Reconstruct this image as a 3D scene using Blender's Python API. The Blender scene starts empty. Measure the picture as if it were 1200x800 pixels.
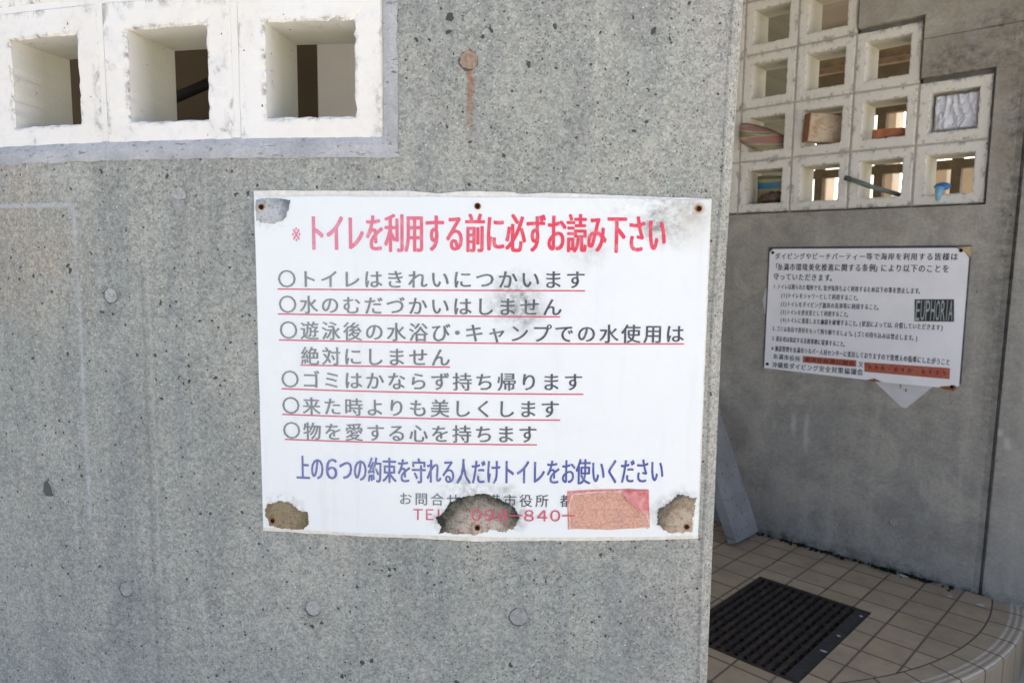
import bpy, bmesh, math, random
from mathutils import Vector, Matrix
R_ = math.radians
random.seed(7)
SC = bpy.context.scene
COL = SC.collection

# ------------------------------------------------------------------ camera, world, sun, exposure
F_PX, PITCH, ROLL, CZ = 845.6, .1086, .0105, 1.0107      # focal length in px of a 1200 px wide frame; eye above entrance floor
cam_d = bpy.data.cameras.new('camera'); cam = bpy.data.objects.new('camera', cam_d); COL.objects.link(cam)
c_, s_ = math.cos(PITCH), math.sin(PITCH)
r0, u0, f0 = Vector((1, 0, 0)), Vector((0, s_, c_)), Vector((0, c_, -s_))
cr, sr = math.cos(ROLL), math.sin(ROLL)
rt, up = cr * r0 + sr * u0, cr * u0 - sr * r0
cam.matrix_world = Matrix((( rt.x, up.x, -f0.x, 0), (rt.y, up.y, -f0.y, 0), (rt.z, up.z, -f0.z, CZ), (0, 0, 0, 1)))
cam_d.sensor_width = 36; cam_d.lens = F_PX / 1200 * 36
cam_d.clip_start = .02; cam_d.clip_end = 2000
cam_d.dof.use_dof = True; cam_d.dof.focus_distance = .97; cam_d.dof.aperture_fstop = 10.0
SC.camera = cam

SUN_EL, SUN_AZ = 44, 45          # the sun stands behind the building (azimuth from +y towards +x)
w = bpy.data.worlds.new('World'); SC.world = w; w.use_nodes = True
wn = w.node_tree; bg = wn.nodes['Background']
sky = wn.nodes.new('ShaderNodeTexSky'); sky.sky_type = 'NISHITA'; sky.sun_disc = False
sky.sun_elevation = R_(SUN_EL); sky.sun_rotation = R_(SUN_AZ)
sky.dust_density = 6.0; sky.ozone_density = .6; sky.air_density = .8
wn.links.new(sky.outputs[0], bg.inputs[0]); bg.inputs[1].default_value = .12
sd = bpy.data.lights.new('sun', 'SUN'); so = bpy.data.objects.new('sun', sd); COL.objects.link(so)
sd.energy = 4.0; sd.angle = R_(.53); sd.color = (1, .95, .87)
dirv = Vector((math.sin(R_(SUN_AZ)) * math.cos(R_(SUN_EL)), math.cos(R_(SUN_AZ)) * math.cos(R_(SUN_EL)), math.sin(R_(SUN_EL))))
so.rotation_euler = dirv.to_track_quat('Z', 'Y').to_euler(); so.location = (0, 0, 20)
SC.view_settings.view_transform = 'Standard'; SC.view_settings.look = 'None'
SC.view_settings.exposure = 1.86; SC.view_settings.gamma = 1

# ------------------------------------------------------------------ layout: two reference surfaces
AX, AY, RAD = .0076, 3.2687, 2.3259            # the round front wall
BETA, CW = .7774, 2.5549                       # the straight wall of the entrance
EE = Vector((math.cos(BETA), -math.sin(BETA), 0)); NN = Vector((-math.sin(BETA), -math.cos(BETA), 0))
W0 = -NN * CW
def FW(a, z, d=0.):                            # a: metres along the round wall, z: metres above the eye, d: depth into the wall
    t = a / RAD; r = RAD - d
    return Vector((AX + r * math.sin(t), AY - r * math.cos(t), z + CZ))
def RW(e, z, d=0.):                            # e: metres along the straight wall
    p = W0 + EE * e - NN * d
    return Vector((p.x, p.y, z + CZ))
def FL(e, s, z=0.):                            # floor coordinates: along the straight wall, away from it, height
    p = W0 + EE * e + NN * s
    return Vector((p.x, p.y, z))
def on_front(px, py):                          # where a point of the photo lies on the round wall
    A, B = (px - 600) / F_PX, (py - 400) / F_PX
    uu, vv = cr * A + sr * B, -sr * A + cr * B
    X, Y, Z = uu, c_ - vv * s_, -s_ - vv * c_
    a = X * X + Y * Y; b = -2 * (X * AX + Y * AY); c = AX * AX + AY * AY - RAD * RAD
    t = (-b - math.sqrt(b * b - 4 * a * c)) / (2 * a)
    return math.atan2(X * t - AX, AY - Y * t) * RAD, Z * t
def on_right(px, py):
    A, B = (px - 600) / F_PX, (py - 400) / F_PX
    uu, vv = cr * A + sr * B, -sr * A + cr * B
    v = Vector((uu, c_ - vv * s_, -s_ - vv * c_))
    t = -CW / v.dot(NN); v *= t
    return v.dot(EE), v.z

# ------------------------------------------------------------------ node helper
class NB:
    def __init__(s, name, rough=.8, spec=.3):
        s.m = bpy.data.materials.new(name); s.m.use_nodes = True
        s.t = s.m.node_tree; s.b = s.t.nodes['Principled BSDF']
        s.b.inputs['Roughness'].default_value = rough
        s.b.inputs['Specular IOR Level'].default_value = spec
        s._uv = s._ob = None
    def n(s, typ, **kw):
        x = s.t.nodes.new(typ)
        for k, v in kw.items(): setattr(x, k, v)
        return x
    def put(s, sock, v):
        if hasattr(v, 'node'): s.t.links.new(v, sock)
        elif isinstance(v, tuple) and len(v) == 3 and sock.type == 'RGBA': sock.default_value = (*v, 1)
        else: sock.default_value = v
    @property
    def uv(s):
        if not s._uv: s._uv = s.n('ShaderNodeTexCoord').outputs['UV']
        return s._uv
    @property
    def ob(s):
        if not s._ob: s._ob = s.n('ShaderNodeTexCoord').outputs['Object']
        return s._ob
    def map(s, v, scale=(1, 1, 1), loc=(0, 0, 0)):
        m = s.n('ShaderNodeMapping'); s.put(m.inputs[0], v); m.inputs['Scale'].default_value = scale; m.inputs['Location'].default_value = loc
        return m.outputs[0]
    def noise(s, scale, v=None, detail=3, rough=.55, dist=0.):
        x = s.n('ShaderNodeTexNoise'); s.put(x.inputs['Vector'], v if v is not None else s.ob)
        x.inputs['Scale'].default_value = scale; x.inputs['Detail'].default_value = detail
        x.inputs['Roughness'].default_value = rough; x.inputs['Distortion'].default_value = dist
        return x.outputs['Fac']
    def vor(s, scale, v=None, rand=1.):
        x = s.n('ShaderNodeTexVoronoi'); s.put(x.inputs['Vector'], v if v is not None else s.ob)
        x.inputs['Scale'].default_value = scale; x.inputs['Randomness'].default_value = rand
        sep = s.n('ShaderNodeSeparateColor'); s.t.links.new(x.outputs['Color'], sep.inputs[0])
        return x.outputs['Distance'], sep.outputs[0], sep.outputs[1]
    def math(s, op, a, b=0., c=0., clamp=False):
        x = s.n('ShaderNodeMath', operation=op); x.use_clamp = clamp
        s.put(x.inputs[0], a); s.put(x.inputs[1], b); s.put(x.inputs[2], c)
        return x.outputs[0]
    def rng(s, v, a, b, c=0., d=1.):           # clamped linear remap
        x = s.n('ShaderNodeMapRange'); s.put(x.inputs[0], v)
        for i, k in enumerate((a, b, c, d)): s.put(x.inputs[i + 1], k)
        return x.outputs[0]
    def mix(s, f, a, b, mode='MIX'):
        x = s.n('ShaderNodeMix', data_type='RGBA', blend_type=mode)
        s.put(x.inputs[0], f); s.put(x.inputs[6], a); s.put(x.inputs[7], b)
        return x.outputs[2]
    def sep(s, v):
        x = s.n('ShaderNodeSeparateXYZ'); s.put(x.inputs[0], v); return x.outputs
    def dist(s, v, p):
        x = s.n('ShaderNodeVectorMath', operation='DISTANCE'); s.put(x.inputs[0], v); x.inputs[1].default_value = p
        return x.outputs['Value']
    def warp(s, v, scale, amt):
        x = s.n('ShaderNodeTexNoise'); s.put(x.inputs['Vector'], v); x.inputs['Scale'].default_value = scale; x.inputs['Detail'].default_value = 3
        a = s.n('ShaderNodeVectorMath', operation='SUBTRACT'); s.t.links.new(x.outputs['Color'], a.inputs[0]); a.inputs[1].default_value = (.5, .5, .5)
        b = s.n('ShaderNodeVectorMath', operation='SCALE'); s.t.links.new(a.outputs[0], b.inputs[0]); b.inputs['Scale'].default_value = amt
        c = s.n('ShaderNodeVectorMath', operation='ADD'); s.put(c.inputs[0], v); s.t.links.new(b.outputs[0], c.inputs[1])
        return c.outputs[0]
    def done(s, col, height=None, dist=.002, strength=1., rough=None):
        s.put(s.b.inputs['Base Color'], col)
        if rough is not None: s.put(s.b.inputs['Roughness'], rough)
        if height is not None:
            b = s.n('ShaderNodeBump'); b.inputs['Distance'].default_value = dist; b.inputs['Strength'].default_value = strength
            s.put(b.inputs['Height'], height); s.t.links.new(b.outputs[0], s.b.inputs['Normal'])
        return s.m

# ------------------------------------------------------------------ materials
def spots(k, v, pts):                          # union of small round spots; value < 0 inside
    acc = None
    for (a, z, r) in pts:
        q = k.math('SUBTRACT', k.dist(v, (a, z, 0)), r)
        acc = q if acc is None else k.math('MINIMUM', acc, q)
    return acc

def concrete_front():
    k = NB('weathered concrete', .92, .2); uv = k.uv
    big = k.noise(2.2, uv, 4, .6); mid = k.noise(14, uv, 5, .65)
    streak = k.noise(1., k.map(uv, (20, 1.3, 1)), 5, .65)
    _, grain, _q = k.vor(430, k.warp(uv, 300, .004)); _, grain2, _q = k.vor(210, k.warp(uv, 200, .006)); grain3 = k.noise(75, uv, 5, .75)
    col = k.mix(k.rng(big, .3, .7), (.28, .312, .298), (.35, .374, .354))
    col = k.mix(k.rng(mid, .35, .7, 0, .6), col, (.36, .355, .325))
    col = k.mix(k.rng(streak, .48, .70, 0, .7), col, (.24, .26, .27))
    cl = k.noise(5.5, k.map(uv, (1.5, .8, 1), (4, 2, 0)), 6, .62, .6)
    col = k.mix(k.rng(cl, .50, .64, 0, .55), col, (.225, .24, .245))
    col = k.mix(k.rng(cl, .46, .34, 0, .45), col, (.42, .42, .395))
    st2 = k.noise(1., k.map(uv, (55, 2.2, 1), (7, 0, 0)), 4, .6)
    col = k.mix(k.math('MULTIPLY', k.rng(st2, .55, .68, 0, .6), k.rng(k.noise(3, uv, 3), .4, .6)), col, (.44, .44, .42))
    # water marks running down from the plugs
    uu_, zz_, _ = k.sep(k.warp(uv, 25, .012))
    for px, py, ln in ((130, 346, .06), (148, 690, .05), (367, 712, .05), (608, 722, .04), (210, 232, .09), (56, 573, .05)):
        pa, pz = on_front(px, py)
        q = k.rng(k.math('ABSOLUTE', k.math('SUBTRACT', uu_, pa)), .013, .004)
        q = k.math('MULTIPLY', q, k.math('MULTIPLY', k.rng(zz_, pz - ln, pz - .01), k.rng(zz_, pz + .012, pz)))
        col = k.mix(k.math('MULTIPLY', q, .38), col, (.17, .18, .18))
        ring = k.rng(k.dist(k.warp(uv, 60, .006), (pa, pz, 0)), .022, .011)
        col = k.mix(k.math('MULTIPLY', ring, .30), col, (.16, .17, .17))
    # paler, warmer band near the free end
    u, vz, _ = k.sep(uv)
    col = k.mix(k.math('MULTIPLY', k.rng(u, .14, .27, 0, .55), k.rng(mid, .25, .7)), col, (.40, .385, .36))
    # warm stain in the upper left board field
    col = k.mix(k.math('MULTIPLY', k.rng(k.dist(k.warp(uv, 9, .12), (-.73, .02, 0)), .13, .04, 0, .5), k.rng(mid, .2, .6)), col, (.40, .34, .27))
    g = k.math('ADD', k.math('ADD', k.rng(grain, 0, 1, -.34, .34), k.rng(grain2, 0, 1, -.2, .2)), k.rng(grain3, .3, .7, -.13, .13))
    col = k.mix(k.rng(g, -.6, .6), k.mix(1., col, (.56, .56, .56), 'MULTIPLY'), k.mix(1., col, (1.38, 1.38, 1.36), 'MULTIPLY'))
    # pale aggregate flecks
    d3, c3, _ = k.vor(150, uv)
    fl = k.math('MULTIPLY', k.rng(d3, .22, .1), k.rng(c3, .86, .89))
    col = k.mix(fl, col, (.60, .60, .57))
    # form-board fins: thin pale and dark vertical lines
    def line(u0, wd, z0, z1, sc=40):
        q = k.math('ABSOLUTE', k.math('SUBTRACT', k.math('ADD', u, k.rng(k.noise(3., uv, 2), 0, 1, -.006, .006)), u0))
        m = k.math('MULTIPLY', k.rng(q, wd, 0), k.rng(k.noise(sc, uv, 3), .35, .6, .25, 1))
        return k.math('MULTIPLY', m, k.math('MULTIPLY', k.rng(vz, z0, z0 + .03), k.rng(vz, z1, z1 - .004)))
    l1 = line(-.634, .006, -.40, .079); l2 = line(-.527, .004, -.9, -.0)
    l4 = line(-.517, .0035, -.60, .06)
    hq = k.math('MULTIPLY', k.rng(k.math('ABSOLUTE', k.math('SUBTRACT', vz, .0745)), .005, .0015), k.rng(u, -.632, -.64))
    col = k.mix(k.math('MULTIPLY', k.math('MAXIMUM', l1, hq), .55), col, (.46, .50, .55))
    col = k.mix(k.math('MULTIPLY', l2, .6), col, (.17, .18, .165))
    col = k.mix(k.math('MULTIPLY', l4, .55), col, (.46, .45, .42))
    # air pockets: random small ones, sparse larger ones, and the big ones the photo shows
    wv = k.warp(uv, 60, .010)
    def pits(sc, thr, keep):
        dd, cc, sz = k.vor(sc, wv)
        lim = k.rng(sz, 0, 1, thr * .45, thr)
        return k.math('MULTIPLY', k.math('LESS_THAN', dd, lim), k.math('GREATER_THAN', cc, keep))
    p1 = k.math('MULTIPLY', pits(110, .24, .78), k.math('GREATER_THAN', k.noise(9, uv, 2), .40)); p2 = pits(42, .12, .80)
    d4, c4, _q = k.vor(260, wv)
    po = k.math('MULTIPLY', k.math('MULTIPLY', k.math('LESS_THAN', d4, .34), k.math('GREATER_THAN', c4, .76)), k.math('GREATER_THAN', k.noise(11, k.map(uv, (1, 1, 1), (9, 3, 0)), 4), .46))
    P = [(527, 20, 4.6), (525, 37, 3.6), (502, 46, 2.3), (487, 47, 2.3), (575, 35, 2.4), (565, 42, 2.6), (651, 31, 2.6), (766, 37, 4), (785, 45, 2.6), (620, 75, 3), (743, 152, 2.4), (742, 20, 2), (737, 95, 1.8),
         (80, 312, 3.4), (82, 317, 2.6), (75, 253, 2.2), (106, 297, 2), (277, 228, 2.6), (290, 227, 2.4), (38, 421, 2.8), (14, 456, 2.4), (80, 415, 2.2), (181, 417, 2.6), (205, 353, 2.4), (188, 355, 2.6), (535, 800, 3),
         (50, 533, 2.0), (92, 547, 2), (189, 466, 2.4), (225, 473, 2), (118, 731, 2.2), (119, 200, 2.8), (196, 206, 2.6), (256, 292, 1.9), (235, 600, 2.5), (247, 601, 2.5), (425, 776, 3), (435, 773, 2.4), (366, 733, 2.6), (358, 731, 2), (377, 730, 1.8), (598, 778, 2.6), (462, 666, 2.2), (714, 643, 2), (210, 440, 1.9), (216, 449, 1.9), (218, 456, 1.5), (252, 443, 2), (258, 451, 1.9), (264, 447, 1.5), (270, 462, 1.6), (258, 462, 1.5), (160, 415, 1.8), (183, 445, 1.8), (345, 800, 1.5), (660, 630, 1.8), (705, 650, 2.2), (640, 680, 2), (560, 655, 1.6), (530, 140, 1.8), (523, 148, 2.2), (575, 150, 1.9), (600, 128, 1.8), (715, 170, 1.6), (735, 85, 1.8), (690, 24, 1.6), (808, 4, 2)]
    sp = spots(k, k.warp(uv, 110, .012), [(*on_front(x, y), r * .00108) for x, y, r in P])
    p3 = k.math('LESS_THAN', sp, 0.)
    pit = k.math('MAXIMUM', k.math('MAXIMUM', p1, p2), p3)
    po = k.math('MULTIPLY', po, k.rng(u, -.55, .0, .35, 1))
    col = k.mix(k.math('MULTIPLY', po, .66), col, (.07, .075, .075))
    col = k.mix(k.math('MULTIPLY', pit, .88), col, (.045, .047, .045))
    # rust run below the rusty plug
    ra, rz = on_front(551, 92)
    du = k.math('ABSOLUTE', k.math('SUBTRACT', u, k.math('ADD', ra, k.rng(k.noise(30, uv, 2), .2, .8, -.002, .002))))
    run = k.math('MULTIPLY', k.rng(du, .0065, .0025), k.math('MULTIPLY', k.rng(vz, rz - .085, rz - .02), k.rng(vz, rz + .02, rz + .008)))
    run = k.math('MULTIPLY', run, k.rng(k.noise(110, uv, 5, .75),   .32, .58, .25, .95))
    col = k.mix(run, col, (.26, .135, .08))
    h = k.math('SUBTRACT', k.math('MULTIPLY', g, .5), k.math('MULTIPLY', pit, 2.2))
    h = k.math('ADD', h, k.math('MULTIPLY', k.math('MAXIMUM', l1, hq), .6))
    return k.done(col, h, .0006, .7)

def concrete_inner(name='shaded concrete', a=(.315, .317, .305), b=(.42, .408, .375)):
    k = NB(name, .9, .25); uv = k.uv
    big = k.noise(3.1, uv, 5, .6); mid = k.noise(13, uv, 5, .65); grain = k.noise(260, uv, 3, .7)
    col = k.mix(k.rng(big, .32, .68), a, b)
    col = k.mix(k.rng(mid, .45, .72, 0, .6), col, (a[0] * .68, a[1] * .66, a[2] * .63))
    pat = k.noise(5, k.map(uv, (1, 1, 1), (2, 7, 0)), 6, .68, .8)
    col = k.mix(k.rng(pat, .54, .66, 0, .55), col, (b[0] * 1.25, b[1] * 1.23, b[2] * 1.18))
    col = k.mix(k.rng(pat, .44, .34, 0, .5), col, (a[0] * .7, a[1] * .68, a[2] * .64))
    strk = k.noise(1., k.map(uv, (22, 1.2, 1)), 4)
    col = k.mix(k.rng(strk, .55, .75, 0, .5), col, (b[0] * 1.15, b[1] * 1.15, b[2] * 1.15))
    col = k.mix(k.rng(grain, .3, .7), k.mix(1., col, (.84, .84, .84), 'MULTIPLY'), k.mix(1., col, (1.13, 1.13, 1.13), 'MULTIPLY'))
    u, vz, _ = k.sep(uv)
    # black mould around the stepped opening and beside the joint
    wv = k.warp(uv, 11, .09); wu, wz, _ = k.sep(wv)
    m1 = k.math('MULTIPLY', k.rng(k.math('ABSOLUTE', k.math('SUBTRACT', wu, -.455)), .075, .02), k.rng(wz, -.9, .45, .22, 1))
    m2 = k.rng(k.dist(wv, (-.63, .60, 0)), .13, .05); m3 = k.rng(k.dist(wv, (-.50, .70, 0)), .11, .03)
    m4 = k.math('MULTIPLY', k.rng(k.math('ABSOLUTE', k.math('SUBTRACT', wz, .60)), .05, .015), k.rng(wu, -.76, -.70))
    mm = k.math('MAXIMUM', k.math('MAXIMUM', m1, m2), k.math('MAXIMUM', m3, m4))
    mm = k.math('MULTIPLY', mm, k.rng(k.noise(45, uv, 6, .75), .38, .62, .1, .8))
    col = k.mix(mm, col, (.055, .052, .048))
    # green-black growth along the foot of the wall
    ft = k.math('MULTIPLY', k.rng(wz, -.978, -1.005), k.rng(k.noise(30, uv, 5, .7), .42, .62, .05, .8))
    col = k.mix(ft, col, (.04, .042, .035))
    dd, cc, sz = k.vor(45, k.warp(uv, 60, .01))
    pit = k.math('MULTIPLY', k.math('LESS_THAN', dd, k.rng(sz, 0, 1, .05, .13)), k.math('GREATER_THAN', cc, .78))
    col = k.mix(k.math('MULTIPLY', pit, .75), col, (.05, .05, .048))
    lim = k.math('MULTIPLY', k.rng(k.noise(1., k.map(uv, (30, 3, 1)), 3), .62, .74), k.rng(vz, -.38, -.5))
    col = k.mix(k.math('MULTIPLY', lim, k.rng(vz, -.75, -.6, 0, .5)), col, (.38, .38, .37))
    if name == 'shaded concrete':
        gr2 = k.noise(95, uv, 6, .8)
        col = k.mix(k.rng(gr2, .32, .68), k.mix(1., col, (.80, .79, .77), 'MULTIPLY'), k.mix(1., col, (1.17, 1.16, 1.13), 'MULTIPLY'))
        col = k.mix(k.rng(u, -.452, -.448, 0, .30), col, (.46, .45, .42))
        col = k.mix(k.math('MULTIPLY', k.rng(vz, .0, .45, 0, .4), k.rng(mid, .35, .6)), col, (.33, .29, .22))  # warm bounce light put into the colour, growing towards the top
        wu2, wz2, _ = k.sep(k.warp(uv, 22, .03))
        for lx, ly, lh in ((945, 505, .09), (930, 498, .05), (1172, 508, .015), (1180, 520, .02)):
            la, lz = on_right(lx, ly)
            q = k.math('MULTIPLY', k.rng(k.math('ABSOLUTE', k.math('SUBTRACT', wu2, la)), .014, .003), k.rng(k.math('ABSOLUTE', k.math('SUBTRACT', wz2, lz)), lh, lh * .3))
            col = k.mix(k.math('MULTIPLY', q, .5), col, (.60, .60, .60))
    h = k.math('SUBTRACT', grain, k.math('MULTIPLY', pit, 1.5))
    return k.done(col, h, .0014, .7)

def painted_block(name, base, dirt, warm, hw=.0605, ow=.0993, edge=.8):
    k = NB(name, .7, .35); ob = k.ob
    n1 = k.noise(35, ob, 5, .65); n2 = k.noise(160, ob, 4, .7); n3 = k.noise(8, ob, 3)
    col = k.mix(k.rng(n3, .3, .7), base, warm)
    col = k.mix(k.rng(n1, .5, .72, 0, .28), col, (base[0] * .62, base[1] * .64, base[2] * .64))
    sm = k.math('MULTIPLY', k.rng(n1, .62, .76), k.rng(n2, .42, .6))
    col = k.mix(sm, col, dirt)
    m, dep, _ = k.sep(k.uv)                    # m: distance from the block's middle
    er = k.math('MULTIPLY', k.rng(k.math('ABSOLUTE', k.math('SUBTRACT', m, hw + .001)), .006, .0005), k.rng(k.noise(75, ob, 5, .75), .50, .64))
    er = k.math('MULTIPLY', er, k.rng(dep, .006, .003))
    eo = k.math('MULTIPLY', k.rng(k.math('SUBTRACT', ow, m), .016, .003), k.rng(k.noise(34, k.map(ob, (1, 1, .6)), 6, .78), .52, .62))
    col = k.mix(k.math('MULTIPLY', k.math('MAXIMUM', er, eo), edge), col, dirt)
    col = k.mix(k.math('MULTIPLY', k.rng(dep, .004, .05), .8), col, tuple(x * y for x, y in zip(base, (.64, .62, .50))))  # shade and warm bounce inside the hole put into the colour by depth
    d, c, _ = k.vor(130, k.warp(ob, 90, .01))
    pit = k.math('MULTIPLY', k.math('LESS_THAN', d, .16), k.math('GREATER_THAN', c, .955))
    col = k.mix(pit, col, (.09, .09, .08))
    return k.done(col, k.math('SUBTRACT', k.math('ADD', n2, k.math('MULTIPLY', n1, .6)), pit), .0012, .7)

def mortar_mat(name, a, b, dark=(.07, .075, .08)):
    k = NB(name, .9, .2); ob = k.ob
    n1 = k.noise(22, ob, 5, .6); n2 = k.noise(240, ob, 3, .7); n3 = k.noise(70, k.map(ob, (1, 1, 3)), 4, .7)
    col = k.mix(k.rng(n1, .35, .65), a, b)
    col = k.mix(k.rng(n3, .60, .68, 0, .8), col, dark)
    col = k.mix(k.rng(n2, .3, .7, .25, 0), col, (.1, .1, .1))
    return k.done(col, k.math('ADD', n2, k.math('MULTIPLY', n3, .8)), .0015, .8)

def simple(name, col, rough=.6, spec=.3, var=.15, sc=40, bump=0.):
    k = NB(name, rough, spec); n = k.noise(sc, k.ob, 4, .6)
    lo = tuple(x * (1 - var) for x in col); hi = tuple(min(1, x * (1 + var)) for x in col)
    return k.done(k.mix(k.rng(n, .3, .7), lo, hi), n if bump else None, bump or .001, .8)

def sign_mat():
    k = NB('white sign plastic', .34, .45); uv = k.uv
    base = k.mix(k.rng(k.noise(6, uv, 3), .3, .7), (.785, .84, .865), (.755, .81, .85))
    base = k.mix(k.rng(k.noise(40, uv, 4), .55, .8, 0, .25), base, (.70, .73, .76))
    n = k.noise(95, uv, 6, .72); n2 = k.noise(60, uv, 4, .7)
    def mil(px, py, r, th, stren):
        a = on_front(px, py)
        return k.math('MULTIPLY', k.math('MULTIPLY', k.rng(k.dist(k.warp(uv, 30, .03), (*a, 0)), r, r * .25), k.rng(n, th - .08, th + .22)), stren)
    ms = [mil(783, 252, .05, .49, .9), mil(768, 262, .03, .40, .95), mil(805, 245, .035, .40, .6), mil(604, 352, .045, .44, .85), mil(617, 368, .03, .38, .65), mil(686, 287, .04, .44, .35), mil(735, 250, .05, .55, .3), mil(552, 583, .050, .50, .8), mil(590, 588, .030, .44, .85), mil(603, 606, .022, .40, .9), mil(519, 606, .020, .42, .8), mil(777, 596, .024, .44, .7), mil(795, 583, .024, .47, .6), mil(345, 594, .024, .52, .5), mil(318, 240, .025, .52, .4)]
    acc = ms[0]
    for q in ms[1:]: acc = k.math('MAXIMUM', acc, q)
    col = k.mix(acc, base, (.10, .11, .10))
    # rust halos round the screw holes
    for px, py, r in ((309, 243, .008), (560, 242, .005), (817, 245, .010), (322, 608, .008), (560, 616, .01), (803, 615, .008)):
        a = on_front(px, py)
        col = k.mix(k.math('MULTIPLY', k.rng(k.dist(uv, (*a, 0)), r, r * .4), k.rng(n2, .3, .6, .3, .9)), col, (.40, .24, .12))
    col = k.mix(k.math('MULTIPLY', k.rng(k.dist(k.warp(uv, 20, .03), (*on_front(806, 262), 0)), .05, .01), .35), col, (.50, .46, .38))
    for px, py, r0_, r1_, cc in ((335, 602, .036, .026, (.34, .30, .20)), (797, 602, .036, .024, (.36, .29, .20)), (316, 246, .034, .024, (.42, .44, .47)), (690, 585, .030, .015, (.64, .24, .24))):
        q = k.rng(k.dist(k.warp(uv, 55, .014), (*on_front(px, py), 0)), r0_, r1_)
        col = k.mix(k.math('MULTIPLY', q, k.rng(k.noise(140, uv, 6, .8), .50, .64, 0, .6)), col, cc)
    col = k.mix(k.math('MULTIPLY', k.rng(k.noise(1., k.map(uv, (45, 4, 1), (1, 5, 0)), 4, .6), .56, .72), .16), col, (.55, .56, .55))
    u, z, _ = k.sep(uv)
    return k.done(col, k.noise(500, uv, 2), .0002, .3, k.math('ADD', .3, k.math('MULTIPLY', acc, .5)))

def patch_mat(name, rim, mid, light, rust, ctr, rad):
    k = NB(name, .85, .2); uv = k.uv; n = k.noise(90, uv, 5, .7); n2 = k.noise(330, uv, 4, .75)
    d = k.math('ADD', k.dist(uv, (*ctr, 0)), k.rng(n, .2, .8, -.012, .012))
    col = k.mix(k.rng(d, rad * .36, rad * .76), light, mid)
    col = k.mix(k.rng(n, .5, .66, 0, .8), col, rust)
    col = k.mix(k.rng(d, rad * .72, rad * .95), col, rim)
    col = k.mix(k.math('MULTIPLY', k.rng(n2, .52, .62), .6), col, rim)
    return k.done(col, k.math('ADD', n, n2), .0014, .8)

def ink(name, c0, c1, u0, u1, worn=.25):       # printed ink, bleached towards c0 on the left
    k = NB(name, .5, .3); uv = k.uv; u, z, _ = k.sep(uv)
    col = k.mix(k.rng(u, u0, u1), c0, c1)
    col = k.mix(k.rng(k.noise(70, uv, 5, .7), .5, .75, 0, worn), col, (.72, .74, .78))
    return k.done(col)

def tile_mat():
    k = NB('beige floor tile', .62, .3); uv = k.uv
    br = k.n('ShaderNodeTexBrick', offset=0., offset_frequency=2, squash=1., squash_frequency=2)
    k.put(br.inputs['Vector'], k.map(k.warp(uv, 5, .003), (1, 1, 1), (.0905, .012, 0)))
    br.inputs['Color1'].default_value = (.41, .32, .205, 1); br.inputs['Color2'].default_value = (.50, .39, .265, 1)
    br.inputs['Mortar'].default_value = (.12, .10, .075, 1); br.inputs['Scale'].default_value = 1
    br.inputs['Mortar Size'].default_value = .0033; br.inputs['Mortar Smooth'].default_value = .15
    br.inputs['Brick Width'].default_value = .1035; br.inputs['Row Height'].default_value = .1035
    col = k.mix(k.rng(k.noise(9, uv, 5, .65), .4, .7, 0, .55), br.outputs['Color'], (.26, .215, .16))
    col = k.mix(k.rng(k.noise(60, uv, 5, .7), .52, .72, 0, .4), col, (.40, .35, .28))
    col = k.mix(k.rng(k.noise(17, k.map(uv, (1, 1, 1), (3, 1, 0)), 4), .58, .75, 0, .5), col, (.30, .19, .09))
    u, s, _ = k.sep(k.warp(uv, 14, .06))
    ms = k.math('MULTIPLY', k.rng(s, .045, .005), k.rng(k.noise(38, uv, 5, .7), .40, .56))
    ms = k.math('MULTIPLY', ms, k.rng(u, -.52, -.60, 0, .85))
    col = k.mix(ms, col, (.022, .022, .016))
    gr = k.math('SUBTRACT', 1., br.outputs['Fac'])
    return k.done(col, k.math('ADD', gr, k.math('MULTIPLY', k.noise(220, uv, 3), .12)), .002, .7, k.rng(k.noise(20, uv, 4), .3, .7, .5, .75))

def nosing_mat():
    k = NB('grooved nosing tile', .6, .3); uv = k.uv; u, r, _ = k.sep(uv)
    fr = k.math('FRACT', k.math('DIVIDE', u, .1035)); jt = k.math('LESS_THAN', k.math('ABSOLUTE', k.math('SUBTRACT', fr, .5)), .022)
    inner = k.math('LESS_THAN', r, .004)
    jt = k.math('MAXIMUM', jt, inner)
    rid = k.math('MULTIPLY', k.math('GREATER_THAN', r, .044), k.math('GREATER_THAN', k.math('SINE', k.math('MULTIPLY', r, 2 * math.pi / .0155)), .1))
    n = k.noise(14, uv, 5, .65)
    col = k.mix(k.rng(n, .35, .7), (.44, .36, .25), (.34, .275, .19))
    col = k.mix(k.math('MULTIPLY', rid, k.rng(k.noise(90, uv, 3), .3, .6, .4, .9)), col, (.62, .58, .50))
    col = k.mix(jt, col, (.07, .062, .05))
    return k.done(col, k.math('SUBTRACT', rid, jt), .002, .8)

M = {}
M['front'] = concrete_front()
M['inner'] = concrete_inner()
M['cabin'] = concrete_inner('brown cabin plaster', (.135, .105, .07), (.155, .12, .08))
M['block'] = painted_block('white painted block', (.80, .81, .80), (.20, .205, .20), (.78, .77, .73))
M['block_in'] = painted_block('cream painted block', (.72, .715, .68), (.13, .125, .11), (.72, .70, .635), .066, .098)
M['block_far'] = painted_block('brown block', (.17, .135, .09), (.09, .07, .05), (.19, .15, .10), .062, .0995, .3)
M['mortar'] = mortar_mat('blue grey mortar', (.38, .40, .425), (.53, .545, .56))
M['joint'] = mortar_mat('painted joint', (.78, .79, .78), (.70, .71, .70), (.25, .25, .25))
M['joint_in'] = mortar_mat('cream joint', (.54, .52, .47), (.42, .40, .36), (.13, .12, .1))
M['mortar_in'] = mortar_mat('shade-toned mortar', (.13, .125, .115), (.19, .18, .165), (.03, .03, .028))
M['sign'] = sign_mat()
M['rim'] = simple('cream sealant', (.70, .70, .66), .6, .3, .12, 120, .001)
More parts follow.
